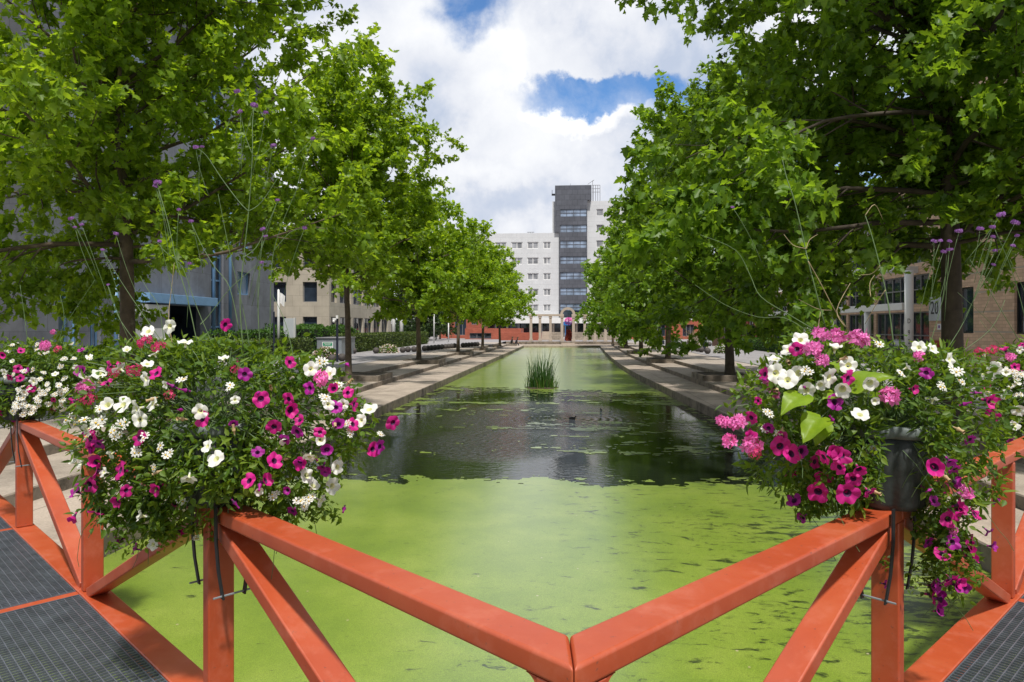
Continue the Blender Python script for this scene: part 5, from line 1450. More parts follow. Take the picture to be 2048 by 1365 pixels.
def flower_bed(u0, u1, v, h, label, mats=('white_petal', 'pink'), dep=1.2, base_red=False):
    a, b = gnd(u0, v), gnd(u1, v); c = (a + b) / 2; w = (b - a).length / 2
    root = thing('flower_bed', label, 'flower bed', c, 'low flower mounds on the plaza')
    ax = (b - a).normalized(); ay = Vector((-ax.y, ax.x, 0))
    n = 900
    U = NR.normal(size=(n, 3)); U /= np.linalg.norm(U, axis=1, keepdims=True); U[:, 2] = abs(U[:, 2])
    P = (U[:, 0:1] * w) * np.array(ax) + U[:, 1:2] * dep * .6 * np.array(ay) + U[:, 2:3] * h * np.array((0, 0, 1.))
    P *= (1 + NR.normal(size=(n, 1)) * .07)
    mesh_obj('foliage', leaves_mesh('foliage', P * .93, U + NR.normal(size=(n, 3)) * .6, NR.normal(size=(n, 3)) + U, NR.uniform(.08, .16, n), OVAL, M['redleaf'] if base_red else M['leafB']), root)
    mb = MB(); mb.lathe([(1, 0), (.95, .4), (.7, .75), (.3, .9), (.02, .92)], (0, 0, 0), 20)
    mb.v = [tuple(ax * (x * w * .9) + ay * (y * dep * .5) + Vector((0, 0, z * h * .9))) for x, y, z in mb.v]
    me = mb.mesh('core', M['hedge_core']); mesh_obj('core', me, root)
    k = int(w * 2 * 260)
    U = NR.normal(size=(k, 3)); U /= np.linalg.norm(U, axis=1, keepdims=True); U[:, 2] = abs(U[:, 2])
    P = (U[:, 0:1] * w) * np.array(ax) + U[:, 1:2] * dep * .6 * np.array(ay) + U[:, 2:3] * h * np.array((0, 0, 1.))
    P *= (1.03 + NR.normal(size=(k, 1)) * .05)
    mi = NR.integers(0, len(mats), k)
    o = mesh_obj('blossom', leaves_mesh('blossom', P, U + NR.normal(size=(k, 3)) * .8, U + NR.normal(size=(k, 3)) * .5, NR.uniform(.07, .13, k), OVAL, [M[x] for x in mats], mi), root)
    o['kind'] = 'stuff'
M['pale_pink'] = petal_mat('pale_pink_petal', (0.80, 0.56, 0.52), 0.3, .1)
flower_bed(625, 676, 719, .75, 'mound of pale pink flowers in front of the grey cabinet', ('white_petal', 'pale_pink', 'pale_pink'), 1.0)
flower_bed(757, 796, 706.5, .62, 'low mound of pale pink flowers by the long hedge', ('pale_pink', 'white_petal', 'pale_pink'), 1.0)
flower_bed(1374, 1404, 700.5, .75, 'pink flower mound behind the touching ball bollards', ('pale_pink', 'pale_pink', 'pink', 'white_petal'), 1.0)
flower_bed(1429, 1456, 707, .68, 'white flower mound left of the second right trunk', ('white_petal', 'white_petal', 'pale_pink'), 1.0)

# ------------------------------------------------------------------ PEOPLE
def seated_person(p, face, label, jacket, s=1.0, lean=.25, hair='hair'):
    root = thing('person', label, 'person', p, 'people sitting on the canal step')
    f = Vector((math.cos(face), math.sin(face), 0)); l = Vector((-f.y, f.x, 0)); z = Vector((0, 0, 1))
    def pt(a, b, c): return (f * a + l * b + z * c) * s
    V, E, RD = [], [], []
    def add(q, r, par=None):
        V.append(tuple(q)); RD.append(r)
        if par is not None: E.append((par, len(V) - 1))
        return len(V) - 1
    hip = add(pt(0, 0, .10), .15)
    sp = add(pt(.06 * lean * 4, 0, .34), .135, hip); ch = add(pt(.14 * lean * 4, 0, .54), .15, sp)
    nk = add(pt(.20 * lean * 4, 0, .68), .06, ch); hd = add(pt(.25 * lean * 4, 0, .80), .092, nk); add(pt(.27 * lean * 4, 0, .90), .085, hd)
    for q in (-1, 1):
        a = add(pt(.03, .09 * q, .10), .095, hip); k = add(pt(.42, .12 * q, .16), .07, a); an = add(pt(.46, .11 * q, -.22), .045, k); add(pt(.60, .12 * q, -.25), .04, an)
        sh = add(pt(.14 * lean * 4, .18 * q, .56), .065, ch); el = add(pt(.20, .23 * q, .33), .048, sh); wr = add(pt(.38, .12 * q, .26), .034, el); add(pt(.45, .07 * q, .25), .03, wr)
    me = bpy.data.meshes.new('body'); me.from_pydata(V, E, [])
    o = bpy.data.objects.new('body', me); COL.objects.link(o); o.parent = root
    o.modifiers.new('skin', 'SKIN'); o.modifiers.new('sub', 'SUBSURF').levels = 1; o.modifiers['sub'].render_levels = 2
    for i, r_ in enumerate(RD): me.skin_vertices[0].data[i].radius = (r_ * s, r_ * s)
    me.skin_vertices[0].data[0].use_root = True
    m, nt, b = new_mat('person_surface')
    # clothing below the neck, skin on head and hands: by distance along the body
    tc = N(nt, 'ShaderNodeTexCoord'); d = N(nt, 'ShaderNodeVectorMath', operation='DISTANCE'); link(nt, tc.outputs['Object'], d.inputs[0]); d.inputs[1].default_value = pt(.27 * lean * 4, 0, .86)
    d2 = N(nt, 'ShaderNodeVectorMath', operation='DISTANCE'); link(nt, tc.outputs['Object'], d2.inputs[0]); d2.inputs[1].default_value = pt(.44, 0, .25)
    mn = N(nt, 'ShaderNodeMath', operation='MINIMUM'); link(nt, d.outputs['Value'], mn.inputs[0]); link(nt, d2.outputs['Value'], mn.inputs[1])
    link(nt, ramp(nt, mn.outputs[0], [(.155 * s, (.5, .3, .21)), (.165 * s, jacket)]), b.inputs['Base Color']); b.inputs['Roughness'].default_value = .8
    me.materials.append(m)
    mb = MB(); c = root.location + pt(.25 * lean * 4 - .03, 0, .87); mb.ball(c, .118 * s, 12, 9, 0, (1, 1, 1.05)); mb.tube([c + pt(-.05, 0, 0), c + pt(-.1, 0, -.2)], [.09 * s, .03 * s], 8)
    mb.build('hair', M[hair], root, True)
    mb = MB()
    for q in (-1, 1): mb.beam(root.location + pt(.43, .115 * q, -.285), root.location + pt(.66, .125 * q, -.285), .085 * s, .07 * s)
    mb.build('shoe', M['stripe'], root, bevel=.02)
pp = gnd(1018, 692.4, Z_COPE)
seat = Vector((interp(TL, pp.y) - .15, pp.y, Z_TIER))
pA = gnd(1022, 692, Z_COPE); pA.z = Z_TIER + .05
pB = gnd(1029.5, 692, Z_COPE); pB.z = Z_TIER + .05
seated_person(pA, -.25, 'person in black with long brown hair, left one of the two sitting on the step', (.015, .014, .018))
seated_person(pB + Vector((.05, .5, 0)), -.25, 'person in a dark jacket leaning forward, right one of the two sitting on the step', (.03, .025, .04), .95, .4)
mb = MB(); q_ = gnd(1025, 693, Z_COPE)
mb.box((pA.x - 1.0, pA.y - .35, Z_COPE), (pB.x + .25, pB.y + 1.0, Z_TIER)); o = mb.build('stone_block', M['riser'], loc=Vector((pA.x, pA.y, Z_COPE)), bevel=.01)
tag(o, 'low stone block under the two seated people', 'stone block')

# ------------------------------------------------------------------ BUILDINGS
def facade(mb, O, U, L_, H_, holes, depth=.18, mi=0):
    """wall from O along U (unit), height H_, with rectangular holes (a0, z0, a1, z1) and their reveals; outward normal = U x Z"""
    U = Vector(U).normalized(); Zv = Vector((0, 0, 1)); nrm = U.cross(Zv)
    xs = sorted({0, L_} | {h[0] for h in holes} | {h[2] for h in holes}); zs = sorted({0, H_} | {h[1] for h in holes} | {h[3] for h in holes})
    xs = [x for x in xs if 0 <= x <= L_]; zs = [z for z in zs if 0 <= z <= H_]
    P = lambda a, z, d=0: O + U * a + Zv * z - nrm * d
    for i in range(len(xs) - 1):
        # merge vertically
        run = None
        for j in range(len(zs)):
            cov = True
            if j < len(zs) - 1:
                cx, cz = (xs[i] + xs[i + 1]) / 2, (zs[j] + zs[j + 1]) / 2
                cov = any(h[0] < cx < h[2] and h[1] < cz < h[3] for h in holes)
            if not cov and run is None: run = zs[j]
            if cov and run is not None:
                mb.add([P(xs[i], run), P(xs[i + 1], run), P(xs[i + 1], zs[j]), P(xs[i], zs[j])], [(0, 1, 2, 3)], mi); run = None
    for (a0, z0, a1, z1) in holes:
        mb.add([P(a0, z0), P(a1, z0), P(a1, z1), P(a0, z1), P(a0, z0, depth), P(a1, z0, depth), P(a1, z1, depth), P(a0, z1, depth)],
               [(0, 4, 5, 1), (1, 5, 6, 2), (2, 6, 7, 3), (3, 7, 4, 0)], mi)
def window(parent, O, U, rect, nx, nz, depth, fm, gm, fw=.06, name='window'):
    U = Vector(U).normalized(); Zv = Vector((0, 0, 1)); nrm = U.cross(Zv)
    a0, z0, a1, z1 = rect
    C = lambda a, z, d: O + U * a + Zv * z - nrm * d
    f = MB(); d0 = depth - .05
    def bar(a, b, c, e):
        f.obox(C((a + c) / 2, (b + e) / 2, d0), U * ((c - a) / 2), nrm * .035, Zv * ((e - b) / 2))
    bar(a0, z0, a1, z0 + fw); bar(a0, z1 - fw, a1, z1); bar(a0, z0 + fw, a0 + fw, z1 - fw); bar(a1 - fw, z0 + fw, a1, z1 - fw)
    for i in range(1, nx):
        a = a0 + (a1 - a0) * i / nx; bar(a - fw / 2, z0 + fw, a + fw / 2, z1 - fw)
    for j in range(1, nz):
        z = z0 + (z1 - z0) * j / nz
        for i in range(nx):
            b0 = a0 + (a1 - a0) * i / nx + (fw if i == 0 else fw / 2); b1 = a0 + (a1 - a0) * (i + 1) / nx - (fw if i == nx - 1 else fw / 2)
            bar(b0, z - fw / 2, b1, z + fw / 2)
    w = f.build(name, fm, parent)
    g = MB(); g.obox(C((a0 + a1) / 2, (z0 + z1) / 2, depth), U * ((a1 - a0) / 2), nrm * .012, Zv * ((z1 - z0) / 2))
    p = g.build('pane', gm, w)
    p.location = (0, 0, 0)
    me = p.data
    return w
# MB.build with a part as parent: parts sit at their thing's origin, so offset by the thing's location
def block(mb, x0, x1, y0, y1, z0, z1, skip=(), mi=0):
    v = [(x0, y0, z0), (x1, y0, z0), (x1, y1, z0), (x0, y1, z0), (x0, y0, z1), (x1, y0, z1), (x1, y1, z1), (x0, y1, z1)]
    F_ = {'s': (0, 1, 5, 4), 'e': (1, 2, 6, 5), 'n': (2, 3, 7, 6), 'w': (3, 0, 4, 7), 't': (4, 5, 6, 7)}
    mb.add(v, [f for k, f in F_.items() if k not in skip], mi)

# --- grey granite office block, left
def grey_office():
    X, Y0, Y1, H_ = -24.0, 28.7, 55.3, 21.0
    root = thing('office_building', 'dark grey granite office block with blue window frames, nearest on the left', 'building', (X, 40, Z_PLAZA), 'buildings round the plaza')
    O = Vector((X, Y0, Z_PLAZA)); U = Vector((0, 1, 0)); Ln = Y1 - Y0
    holes = []
    bands = []
    for fl in range(1, 6):
        z0 = 2.75 + 4.05 * (fl - 1) + (0 if fl > 1 else .6); z1 = z0 + (2.25 if fl > 1 else 1.7)
        for a0, a1 in ((3.0, 9.4), (20.2, 22.3)):
            if fl == 1 and a0 < 10:
                bands.append((2.2, .6, 3.6, 4.4)); bands.append((4.4, .6, 5.2, 4.4)); continue
            bands.append((a0, z0 + 1.2, a1, z1 + 1.2))
    slots = [(16.4, 0.5, 18.1, H_ - 1.0)]
    entr = [(10.6, 0.0, 15.0, 3.45)]
    mb = MB()
    facade(mb, O, U, Ln, H_, bands + slots + entr, .3)
    block(mb, X - 16, X, Y0, Y1, Z_PLAZA, Z_PLAZA + H_, ('e', 's'))
    mb.build('wall', M['granite'], root)
    for b in bands: window(root, O, U, b, max(2, int((b[2] - b[0]) / 1.25)), 1, .3, M['blue'], M['glass_blue'], .09)
    window(root, O, U, slots[0], 2, 12, .3, M['blue'], M['glass'], .11)
    # recessed entrance
    mb = MB(); mb.box((X - 3.0, Y0 + 10.6, Z_PLAZA), (X - 2.9, Y0 + 15.0, Z_PLAZA + 3.45)); mb.box((X - 2.9, Y0 + 10.5, Z_PLAZA), (X - .3, Y0 + 10.6, Z_PLAZA + 3.45)); mb.box((X - 2.9, Y0 + 15, Z_PLAZA), (X - .3, Y0 + 15.1, Z_PLAZA + 3.45)); mb.box((X - 2.9, Y0 + 10.6, Z_PLAZA + 3.45), (X - .3, Y0 + 15, Z_PLAZA + 3.5))
    mb.build('entrance_recess', M['glass'], root)
    mb = MB(); mb.box((X + .003, Y0 + 8.0, Z_PLAZA + 3.5), (X + .9, Y0 + 15.6, Z_PLAZA + 4.05)); mb.build('canopy', M['blue'], root, bevel=.02)
    # striped pillar
    for i in range(5):
        mb = MB(); mb.box((X + .004, Y0 + 6.6, Z_PLAZA + i * .68), (X + .75 - (.003 if i % 2 else 0), Y0 + 10.2, Z_PLAZA + (i + 1) * .68))
        mb.build('pillar_course', M['stripe_dark'] if i % 2 else M['stripe'], root)
    for yy in (5.9, 16.1, 18.4):
        mb = MB(); mb.lathe([(.11, 0), (.11, 5.0 if yy < 6 else 17)], (X + .35, Y0 + yy, Z_PLAZA), 12); mb.build('downpipe', M['blue'], root, True)
    # end wall with its own windows, its shade painted as a darker granite
    mb = MB(); O2 = Vector((X - 16, Y0 - .003, Z_PLAZA)); U2 = Vector((1, 0, 0))
    hs = [(13.4, 1.4 + 4.05 * f + (1.9), 15.3, 1.4 + 4.05 * f + 4.35) for f in (2, 3, 4)]
    hs = [(15.1 - 2.2, 12.9, 15.1, 15.6), (15.1 - 2.2, 17.0, 15.1, 19.6)]
    facade(mb, O2, U2, 16.0, H_, hs, .3)
    mb.build('end_wall', M['granite_shaded'], root)
    for h in hs: window(root, O2, U2, h, 2, 1, .3, M['blue'], M['glass'], .09)
    mb = MB(); mb.box((X - 16.2, Y0 - .2, Z_PLAZA + H_), (X + .2, Y1 + .2, Z_PLAZA + H_ + .5)); mb.build('parapet', M['granite_shaded'], root)
grey_office()

# --- tan stone building, left middle
def tan_building():
    X, Y0, Y1, H_ = -23.0, 66.0, 90.5, 11.0
    root = thing('office_building', 'tan stone building with dark windows behind the hedge on the left', 'building', (X, 75, Z_PLAZA), 'buildings round the plaza')
    O = Vector((X, Y0, Z_PLAZA)); U = Vector((0, 1, 0)); Ln = Y1 - Y0
    hs = []
    edges = [(.5, 2.2), (3.2, 7.0), (7.8, 11.4), (12.0, 15.2), (15.9, 19.0), (19.7, 22.7)]
    for z0, z1 in ((.5, 3.15), (4.6, 6.6), (8.0, 10.0)):
        hs += [(a, z0, b, z1) for a, b in edges]
    mb = MB(); facade(mb, O, U, Ln, H_, hs, .35)
    O2 = Vector((X - 18, Y0, Z_PLAZA)); U2 = Vector((1, 0, 0))
    h2 = [(15.3, 1.2, 16.75, 3.15), (15.3, 4.6, 16.75, 6.6), (15.3, 8.0, 16.75, 10.0), (11.6, 1.2, 13.6, 3.15), (11.6, 4.6, 13.6, 6.6), (11.6, 8.0, 13.6, 10.0)]
    facade(mb, O2, U2, 18, H_, h2, .35)
    block(mb, X - 18, X, Y0, Y1, Z_PLAZA, Z_PLAZA + H_, ('e', 's'))
    mb.build('wall', M['tan'], root)
    for h in hs: window(root, O, U, h, 2 if h[2] - h[0] > 2 else 1, 1, .3, M['frame_grey'], M['glass'], .07)
    for h in h2: window(root, O2, U2, h, 1, 1, .3, M['frame_grey'], M['glass'], .07)
    mb = MB(); mb.box((X - 18.1, Y0 - .1, Z_PLAZA + H_), (X + .1, Y1 + .1, Z_PLAZA + H_ + .35)); mb.build('parapet', M['tan'], root)
tan_building()

# --- white slab and slate tower at the head of the canal
YT = 150.0
def zY(v, u=1140, Y=YT): return onY(u, v, Y).z
def white_complex():
    root = thing('office_tower', 'white office block with a dark slate stair tower closing the canal view', 'building', (onY(1140, VH, YT).x, YT, Z_PLAZA), 'buildings round the plaza')
    U = Vector((1, 0, 0))
    xa, xb, xc, xd = [onY(u, VH, YT).x for u in (800, 1104.5, 1111, 1400)]
    zt1, zt2, zb = zY(467, 1040), zY(402), Z_PLAZA + 3.9
    rows = [(zY(497.4 + 31.4 * k), zY(483.5 + 31.4 * k)) for k in range(5)]
    O1 = Vector((xa, YT, zb)); hs = []
    c = 1054.7
    for k in range(9):
        a, b = onY(c - 32 * k, VH, YT).x, onY(c - 32 * k + 22.3, VH, YT).x
        for z0, z1 in rows: hs.append((a - xa, z0 - zb, b - xa, z1 - zb))
    a, b = onY(1086.8, VH, YT).x, onY(1101.4, VH, YT).x
    for z0, z1 in rows: hs.append((a - xa, z0 - zb, b - xa, z1 - zb))
    mb = MB(); facade(mb, O1, U, onY(1118.5, VH, YT).x - xa, zt1 - zb, hs, .25)
    xe = onY(1118.5, VH, YT).x
    block(mb, xa, xe, YT, YT + 14, zb, zt1, ('s',))
    mb.build('wall', M['white'], root)
    for h in hs: window(root, O1, U, h, 2, 1, .22, M['white_plain'], M['glass_grey'], .16)
    # right wing
    O2 = Vector((xb, YT + .6, zb)); h2 = []
    rows2 = [(zY(432 + 31.4 * k), zY(418 + 31.4 * k)) for k in range(7)]
    for k in range(6):
        a, b = onY(1192.6 + 32 * k, VH, YT + .6).x, onY(1206.5 + 32 * k, VH, YT + .6).x
        for z0, z1 in rows2: h2.append((a - xb, z0 - zb, b - xb, z1 - zb))
    mb = MB(); facade(mb, O2, U, xd - xb, zt2 - zb, h2, .25); block(mb, xb, xd, YT + .6, YT + 15, zb, zt2, ('s',))
    mb.build('wall', M['white'], root)
    for h in h2: window(root, O2, U, h, 1, 1, .22, M['white_plain'], M['glass_grey'], .10)
    # tower
    zt = zY(372); yT = YT - .5
    x0, x1 = onY(1110, VH, yT).x, onY(1183, VH, yT).x; lx0, lx1 = onY(1118.8, VH, yT).x, onY(1174.5, VH, yT).x
    zm, zl, zn = zY(466), zY(621), zY(402)
    mb = MB()
    O3 = Vector((lx0, yT, zl)); h3 = []
    for k in range(7):
        z0, z1 = zY(340 + (340 + 112.7 * k) / 3.591), zY(340 + (285 + 112.7 * k) / 3.591)
        h3.append((onY(1120.2, VH, yT).x - lx0, z0 - zl, onY(1173.8, VH, yT).x - lx0, z1 - zl))
    zs = zn
    facade(mb, O3, U, lx1 - lx0, zs - zl, [h for h in h3], .2)
    mb.add([(lx1, yT, zl), (lx1, YT + 1, zl), (lx1, YT + 1, zn), (lx1, yT, zn), (lx0, yT, zl), (lx0, YT + 1, zl), (lx0, YT + 1, zm), (lx0, yT, zm)], [(0, 1, 2, 3), (7, 6, 5, 4)])
    block(mb, x0, lx0, yT, YT + 9, zm, zn); block(mb, x0, x1, yT, YT + 9, zn, zt)
    mb.add([(x0, yT, zn), (x1, yT, zn), (x1, YT + 9, zn), (x0, YT + 9, zn)], [(3, 2, 1, 0)])
    mb.build('tower_cladding', M['slate'], root)
    for h in h3: window(root, O3, U, h, 4, 2, .2, M['slate'], M['glass_blue'], .10)
    # glazed entrance below tower, white fascia, dark ground floor behind
    mb = MB(); mb.box((lx0 + .02, yT + .05, zY(636)), (lx1 - .02, yT + .3, zl)); mb.build('entrance_glazing', M['glass'], root)
    mb = MB(); mb.box((xa, YT - 1.6, zY(647)), (xd, YT + 1.0, zY(636))); mb.build('fascia', M['white_plain'], root)
    mb = MB(); mb.box((xa, YT + 1.5, Z_PLAZA), (xd, YT + 1.7, zY(647))); mb.build('ground_floor_glazing', M['glass'], root)
    for k in range(26):
        x = xa + (xd - xa) * (k + .5) / 26
        mb = MB(); mb.box((x - .22, YT - .5, Z_PLAZA), (x + .22, YT, zY(647))); mb.build('ground_floor_column', M['stonecol'] if k % 2 else M['frame_grey'], root)
    mb = MB(); mb.box((xa, YT - .2, zY(636)), (xe, YT + 1, zb + .0)); mb.build('soffit_band', M['white_plain'], root)
    # plant rails and aerials on the roofs
    mb = MB()
    xr0, xr1 = onY(1184, VH, YT + 3).x, onY(1200, VH, YT + 3).x; zr0, zr1 = zt2, zY(366)
    for x in np.linspace(xr0 + .3, xr1, 4): mb.tube([(x, YT + 3, zr0), (x, YT + 3, zr1)], .06, 5)
    for z in np.linspace(zY(380), zr1, 3): mb.tube([(xr0, YT + 3, z), (xr1, YT + 3, z)], .06, 5)
    mb.tube([(xr0 - 1, YT + 2, zr1), (xr0 + .3, YT + 2, zr1 + .9)], .05, 5); mb.build('roof_railing', M['frame_grey'], root)
    mb = MB(); xq = onY(1141, VH, YT).x; mb.tube([(xq, YT + 2, zt), (xq, YT + 2, zt + .9)], .04, 5)
    xq = onY(1186, VH, YT).x; mb.tube([(xq, YT + 2, zt2), (xq, YT + 2, zY(360)), (xq + .35, YT + 2, zY(357))], .05, 5); mb.build('aerial', M['frame_grey'], root)
    mb = MB(); xq0, xq1 = onY(1052, VH, YT).x, onY(1067, VH, YT).x; z1 = zY(459)
    mb.tube([(xq0, YT + 4, z1), (xq1, YT + 4, z1)], .07, 5)
    for t in (.25, .5, .8): mb.tube([(xq0 + (xq1 - xq0) * t, YT + 4, zt1), (xq0 + (xq1 - xq0) * t, YT + 4, z1)], .06, 5)
    mb.build('roof_frame', M['frame_grey'], root)
    mb = MB(); xq = onY(1106, VH, YT).x; mb.box((xq - .3, YT + .2, zY(390)), (xq + .5, YT + .9, zY(387))); mb.tube([(xq - .2, YT + .5, zY(387)), (xq - .2, YT + .5, zY(379))], .05, 5); mb.build('roof_bracket', M['black'], root)
white_complex()

# --- stone arcade at the end of the canal
def arcade():
    Y = 103.0
    root = thing('stone_arcade', 'pale stone colonnade with a central arch at the far end of the canal', 'arcade', (onY(1135, VH, Y).x, Y, Z_PLAZA))
    us = [1062, 1080, 1101, 1124, 1147, 1169.5, 1190, 1211]
    zb = Z_PLAZA; zt = onY(1124, 633, Y).z
    prev = None
    for i, u in enumerate(us):
        x = onY(u, VH, Y).x; mb = MB(); w = .19 if i not in (3, 4) else .21
        mb.box((x - w - .08, Y - w - .08, zb), (x + w + .08, Y + w + .08, zb + .35)); mb.box((x - w, Y - w, zb + .35), (x + w, Y + w, zt - .25)); mb.box((x - w - .07, Y - w - .07, zt - .25), (x + w + .07, Y + w + .07, zt))
        mb.build('column', M['stonecol'], root, bevel=.015)
    xs = [onY(u, VH, Y).x for u in us]
    mb = MB(); mb.box((xs[0] - .5, Y - .3, zt), (xs[3] + .28, Y + .3, zt + .32)); mb.build('lintel', M['stonecol'], root, bevel=.01)
    mb = MB(); mb.box((xs[4] - .28, Y - .3, zt), (xs[-1] + .5, Y + .3, zt + .32)); mb.build('lintel', M['stonecol'], root, bevel=.01)
    mb = MB(); cx = (xs[3] + xs[4]) / 2; ro = (xs[4] - xs[3]) / 2 + .25; ri = ro - .38; n = 16
    vs, fs = [], []
    for i in range(n + 1):
        a = math.pi * i / n
        for rr, yy in ((ri, Y - .28), (ro, Y - .28), (ro, Y + .28), (ri, Y + .28)):
            vs.append((cx - rr * math.cos(a), yy, zt + .322 + rr * math.sin(a) * .92))
    for i in range(n):
        for k in range(4): fs.append((4 * i + k, 4 * i + (k + 1) % 4, 4 * i + 4 + (k + 1) % 4, 4 * i + 4 + k))
    fs += [(0, 3, 2, 1), (4 * n, 4 * n + 1, 4 * n + 2, 4 * n + 3)]
    mb.add(vs, fs); mb.build('arch', M['stonecol'], root)
    # step in front of the middle bay
    mb = MB(); mb.box((xs[3] - .1, 99.2, Z_COPE), (xs[4] + .1, 100.15, Z_PLAZA - .18)); o = mb.build('stone_step', M['stonecol'], loc=Vector((cx, 99.7, Z_COPE)))
    tag(o, 'single pale stone step before the middle bay of the arcade', 'step')
    # low rough walls behind
    for a, b, yy, h, lab in ((1000, 1083, 109, 1.25, 'low pink red wall behind the left end of the arcade'), (1101, 1124, 112, 1.3, 'low rough stone wall behind the third bay of the arcade'), (1147, 1240, 112, 1.3, 'long low rough stone wall behind the right bays of the arcade')):
        x0, x1 = onY(a, VH, yy).x, onY(b, VH, yy).x
        mb = MB(); mb.box((x0, yy, Z_PLAZA), (x1, yy + .5, Z_PLAZA + h)); 
        o = mb.build('low_wall', M['redbrick'] if a == 1000 else M['lowwall'], loc=Vector(((x0 + x1) / 2, yy, Z_PLAZA)), bevel=.02); tag(o, lab, 'wall')
    x0, x1 = onY(1083.5, VH, 112).x, onY(1100.5, VH, 112).x
    mb = MB()
    for i in range(7): mb.box((x0, 111 + i * .5, Z_PLAZA + .002 * i), (x1, 111 + (i + 1) * .5, Z_PLAZA + .2 * (i + 1)))
    o = mb.build('stone_stairs', M['stonecol'], loc=Vector(((x0 + x1) / 2, 112, Z_PLAZA))); tag(o, 'flight of pale stone stairs left of the arch', 'stairs')
    # flower tower under the arch: red leaved cone, dark post, pink and violet ball
    c = onY(1137.5, VH, 105); c.z = Z_PLAZA
    rt = thing('flower_tower', 'red leaved flower cone under a pink flower ball on a dark post, inside the arch', 'flower tower', c)
    mb = MB(); mb.tube([c, c + Vector((0, 0, 3.9))], .06, 8); mb.build('post', M['black'], rt)
    n = 900; t = NR.random(n); a = NR.random(n) * 6.283
    P = np.stack([np.cos(a) * (.55 * (1 - t * .55)), np.sin(a) * (.55 * (1 - t * .55)), .1 + t * 1.55], 1)
    mesh_obj('red_foliage', leaves_mesh('red_foliage', P, P + NR.normal(size=(n, 3)) * .3, NR.normal(size=(n, 3)) + P, NR.uniform(.1, .2, n), OVAL, M['redleaf']), rt)
    mb = MB(); mb.lathe([(.5, 0), (.48, .3), (.22, 1.6)], c, 12); mb.build('cone', M['redleaf'], rt)
    n = 700; U_ = runit(n)
    P = U_ * np.array((.55, .55, .48)) + np.array((0, 0, 3.05))
    mi = (U_[:, 2] < -.1).astype(int)
    mesh_obj('flower_ball', leaves_mesh('flower_ball', P, U_ + NR.normal(size=(n, 3)) * .5, NR.normal(size=(n, 3)) + U_, NR.uniform(.1, .2, n), OVAL, [M['pink'], M['violet']], mi), rt)
    s = onY(1131, 648, 108); mb = MB(); mb.box((s.x - .75, 108, s.z - .25), (s.x + .75, 108.06, s.z + .3)); mb.tube([(s.x, 108.1, Z_PLAZA), (s.x, 108.1, s.z)], .05, 6)
    o = mb.build('street_sign', M['bluesign'], loc=Vector((s.x, 108, Z_PLAZA))); tag(o, 'small blue sign on a post seen through the arch', 'sign')
arcade()

# --- red brick buildings far left and far right
def brick_block(x0, x1, y0, y1, h, label, front='s', openings=(), topband=True, ref='e'):
    root = thing('brick_building', label, 'building', ((x0 + x1) / 2, (y0 + y1) / 2, Z_PLAZA), 'buildings round the plaza')
    mb = MB(); O = Vector((x0, y0, Z_PLAZA)); U = Vector((1, 0, 0))
    facade(mb, O, U, x1 - x0, h, [o for o in openings], .3); sk = ['s']
    if ref == 'w':
        O2 = Vector((x0, y1, Z_PLAZA)); U2 = Vector((0, -1, 0)); h2 = [(1.5 + 4 * k, 1.0 + 3.4 * f, 3.9 + 4 * k, 3.0 + 3.4 * f) for k in range(int((y1 - y0 - 2) / 4)) for f in range(int(h / 3.6))]
    else:
        O2 = Vector((x1, y0, Z_PLAZA)); U2 = Vector((0, 1, 0)); h2 = [(1.5 + 4 * k, 1.0 + 3.4 * f, 3.9 + 4 * k, 3.0 + 3.4 * f) for k in range(int((y1 - y0 - 2) / 4)) for f in range(int(h / 3.6))]
    facade(mb, O2, U2, y1 - y0, h, h2, .3); sk.append(ref)
    block(mb, x0, x1, y0, y1, Z_PLAZA, Z_PLAZA + h, sk); mb.build('wall', M['redbrick'], root)
    for o in openings: window(root, O, U, o, 3, 1, .28, M['frame_grey'], M['glass'], .08)
    for o in h2: window(root, O2, U2, o, 2, 1, .28, M['white_plain'], M['glass'], .08)
    if topband:
        mb = MB(); mb.box((x0 - .15, y0 - .15, Z_PLAZA + h), (x1 + .15, y1 + .15, Z_PLAZA + h + 1.1)); mb.build('parapet', M['white_plain'], root)
xl0, xl1 = onY(930, VH, 118).x, onY(1042, VH, 118).x
brick_block(xl0, xl1, 118, 126, 1.9, 'low red brick wing with dark openings seen under the left trees', openings=((.8, .1, 4.6, 1.1), (6.0, .1, 8.6, 1.1)), topband=False)
xl2, xl3 = onY(878, VH, 128).x, onY(962, VH, 128).x
brick_block(xl2, xl3, 128, 140, 5.0, 'two storey red brick building with a white roof band behind the left trees', openings=((3.0, .6, 5.2, 4.2), (6.2, 2.6, 7.4, 4.2)))
brick_block(24.0, 40, 76, 108, 7.0, 'red brick building with a white roof band behind the right trees', openings=((1, 1, 3, 3), (5, 1, 7, 3)), ref='w')
xr0, xr1 = onY(1262, VH, 122).x, onY(1420, VH, 122).x
brick_block(xr0, xr1, 122, 132, 3.4, 'low red brick wing seen behind the far right trunks', openings=((4, .5, 6, 2.6), (9, .5, 11, 2.6)), topband=False)

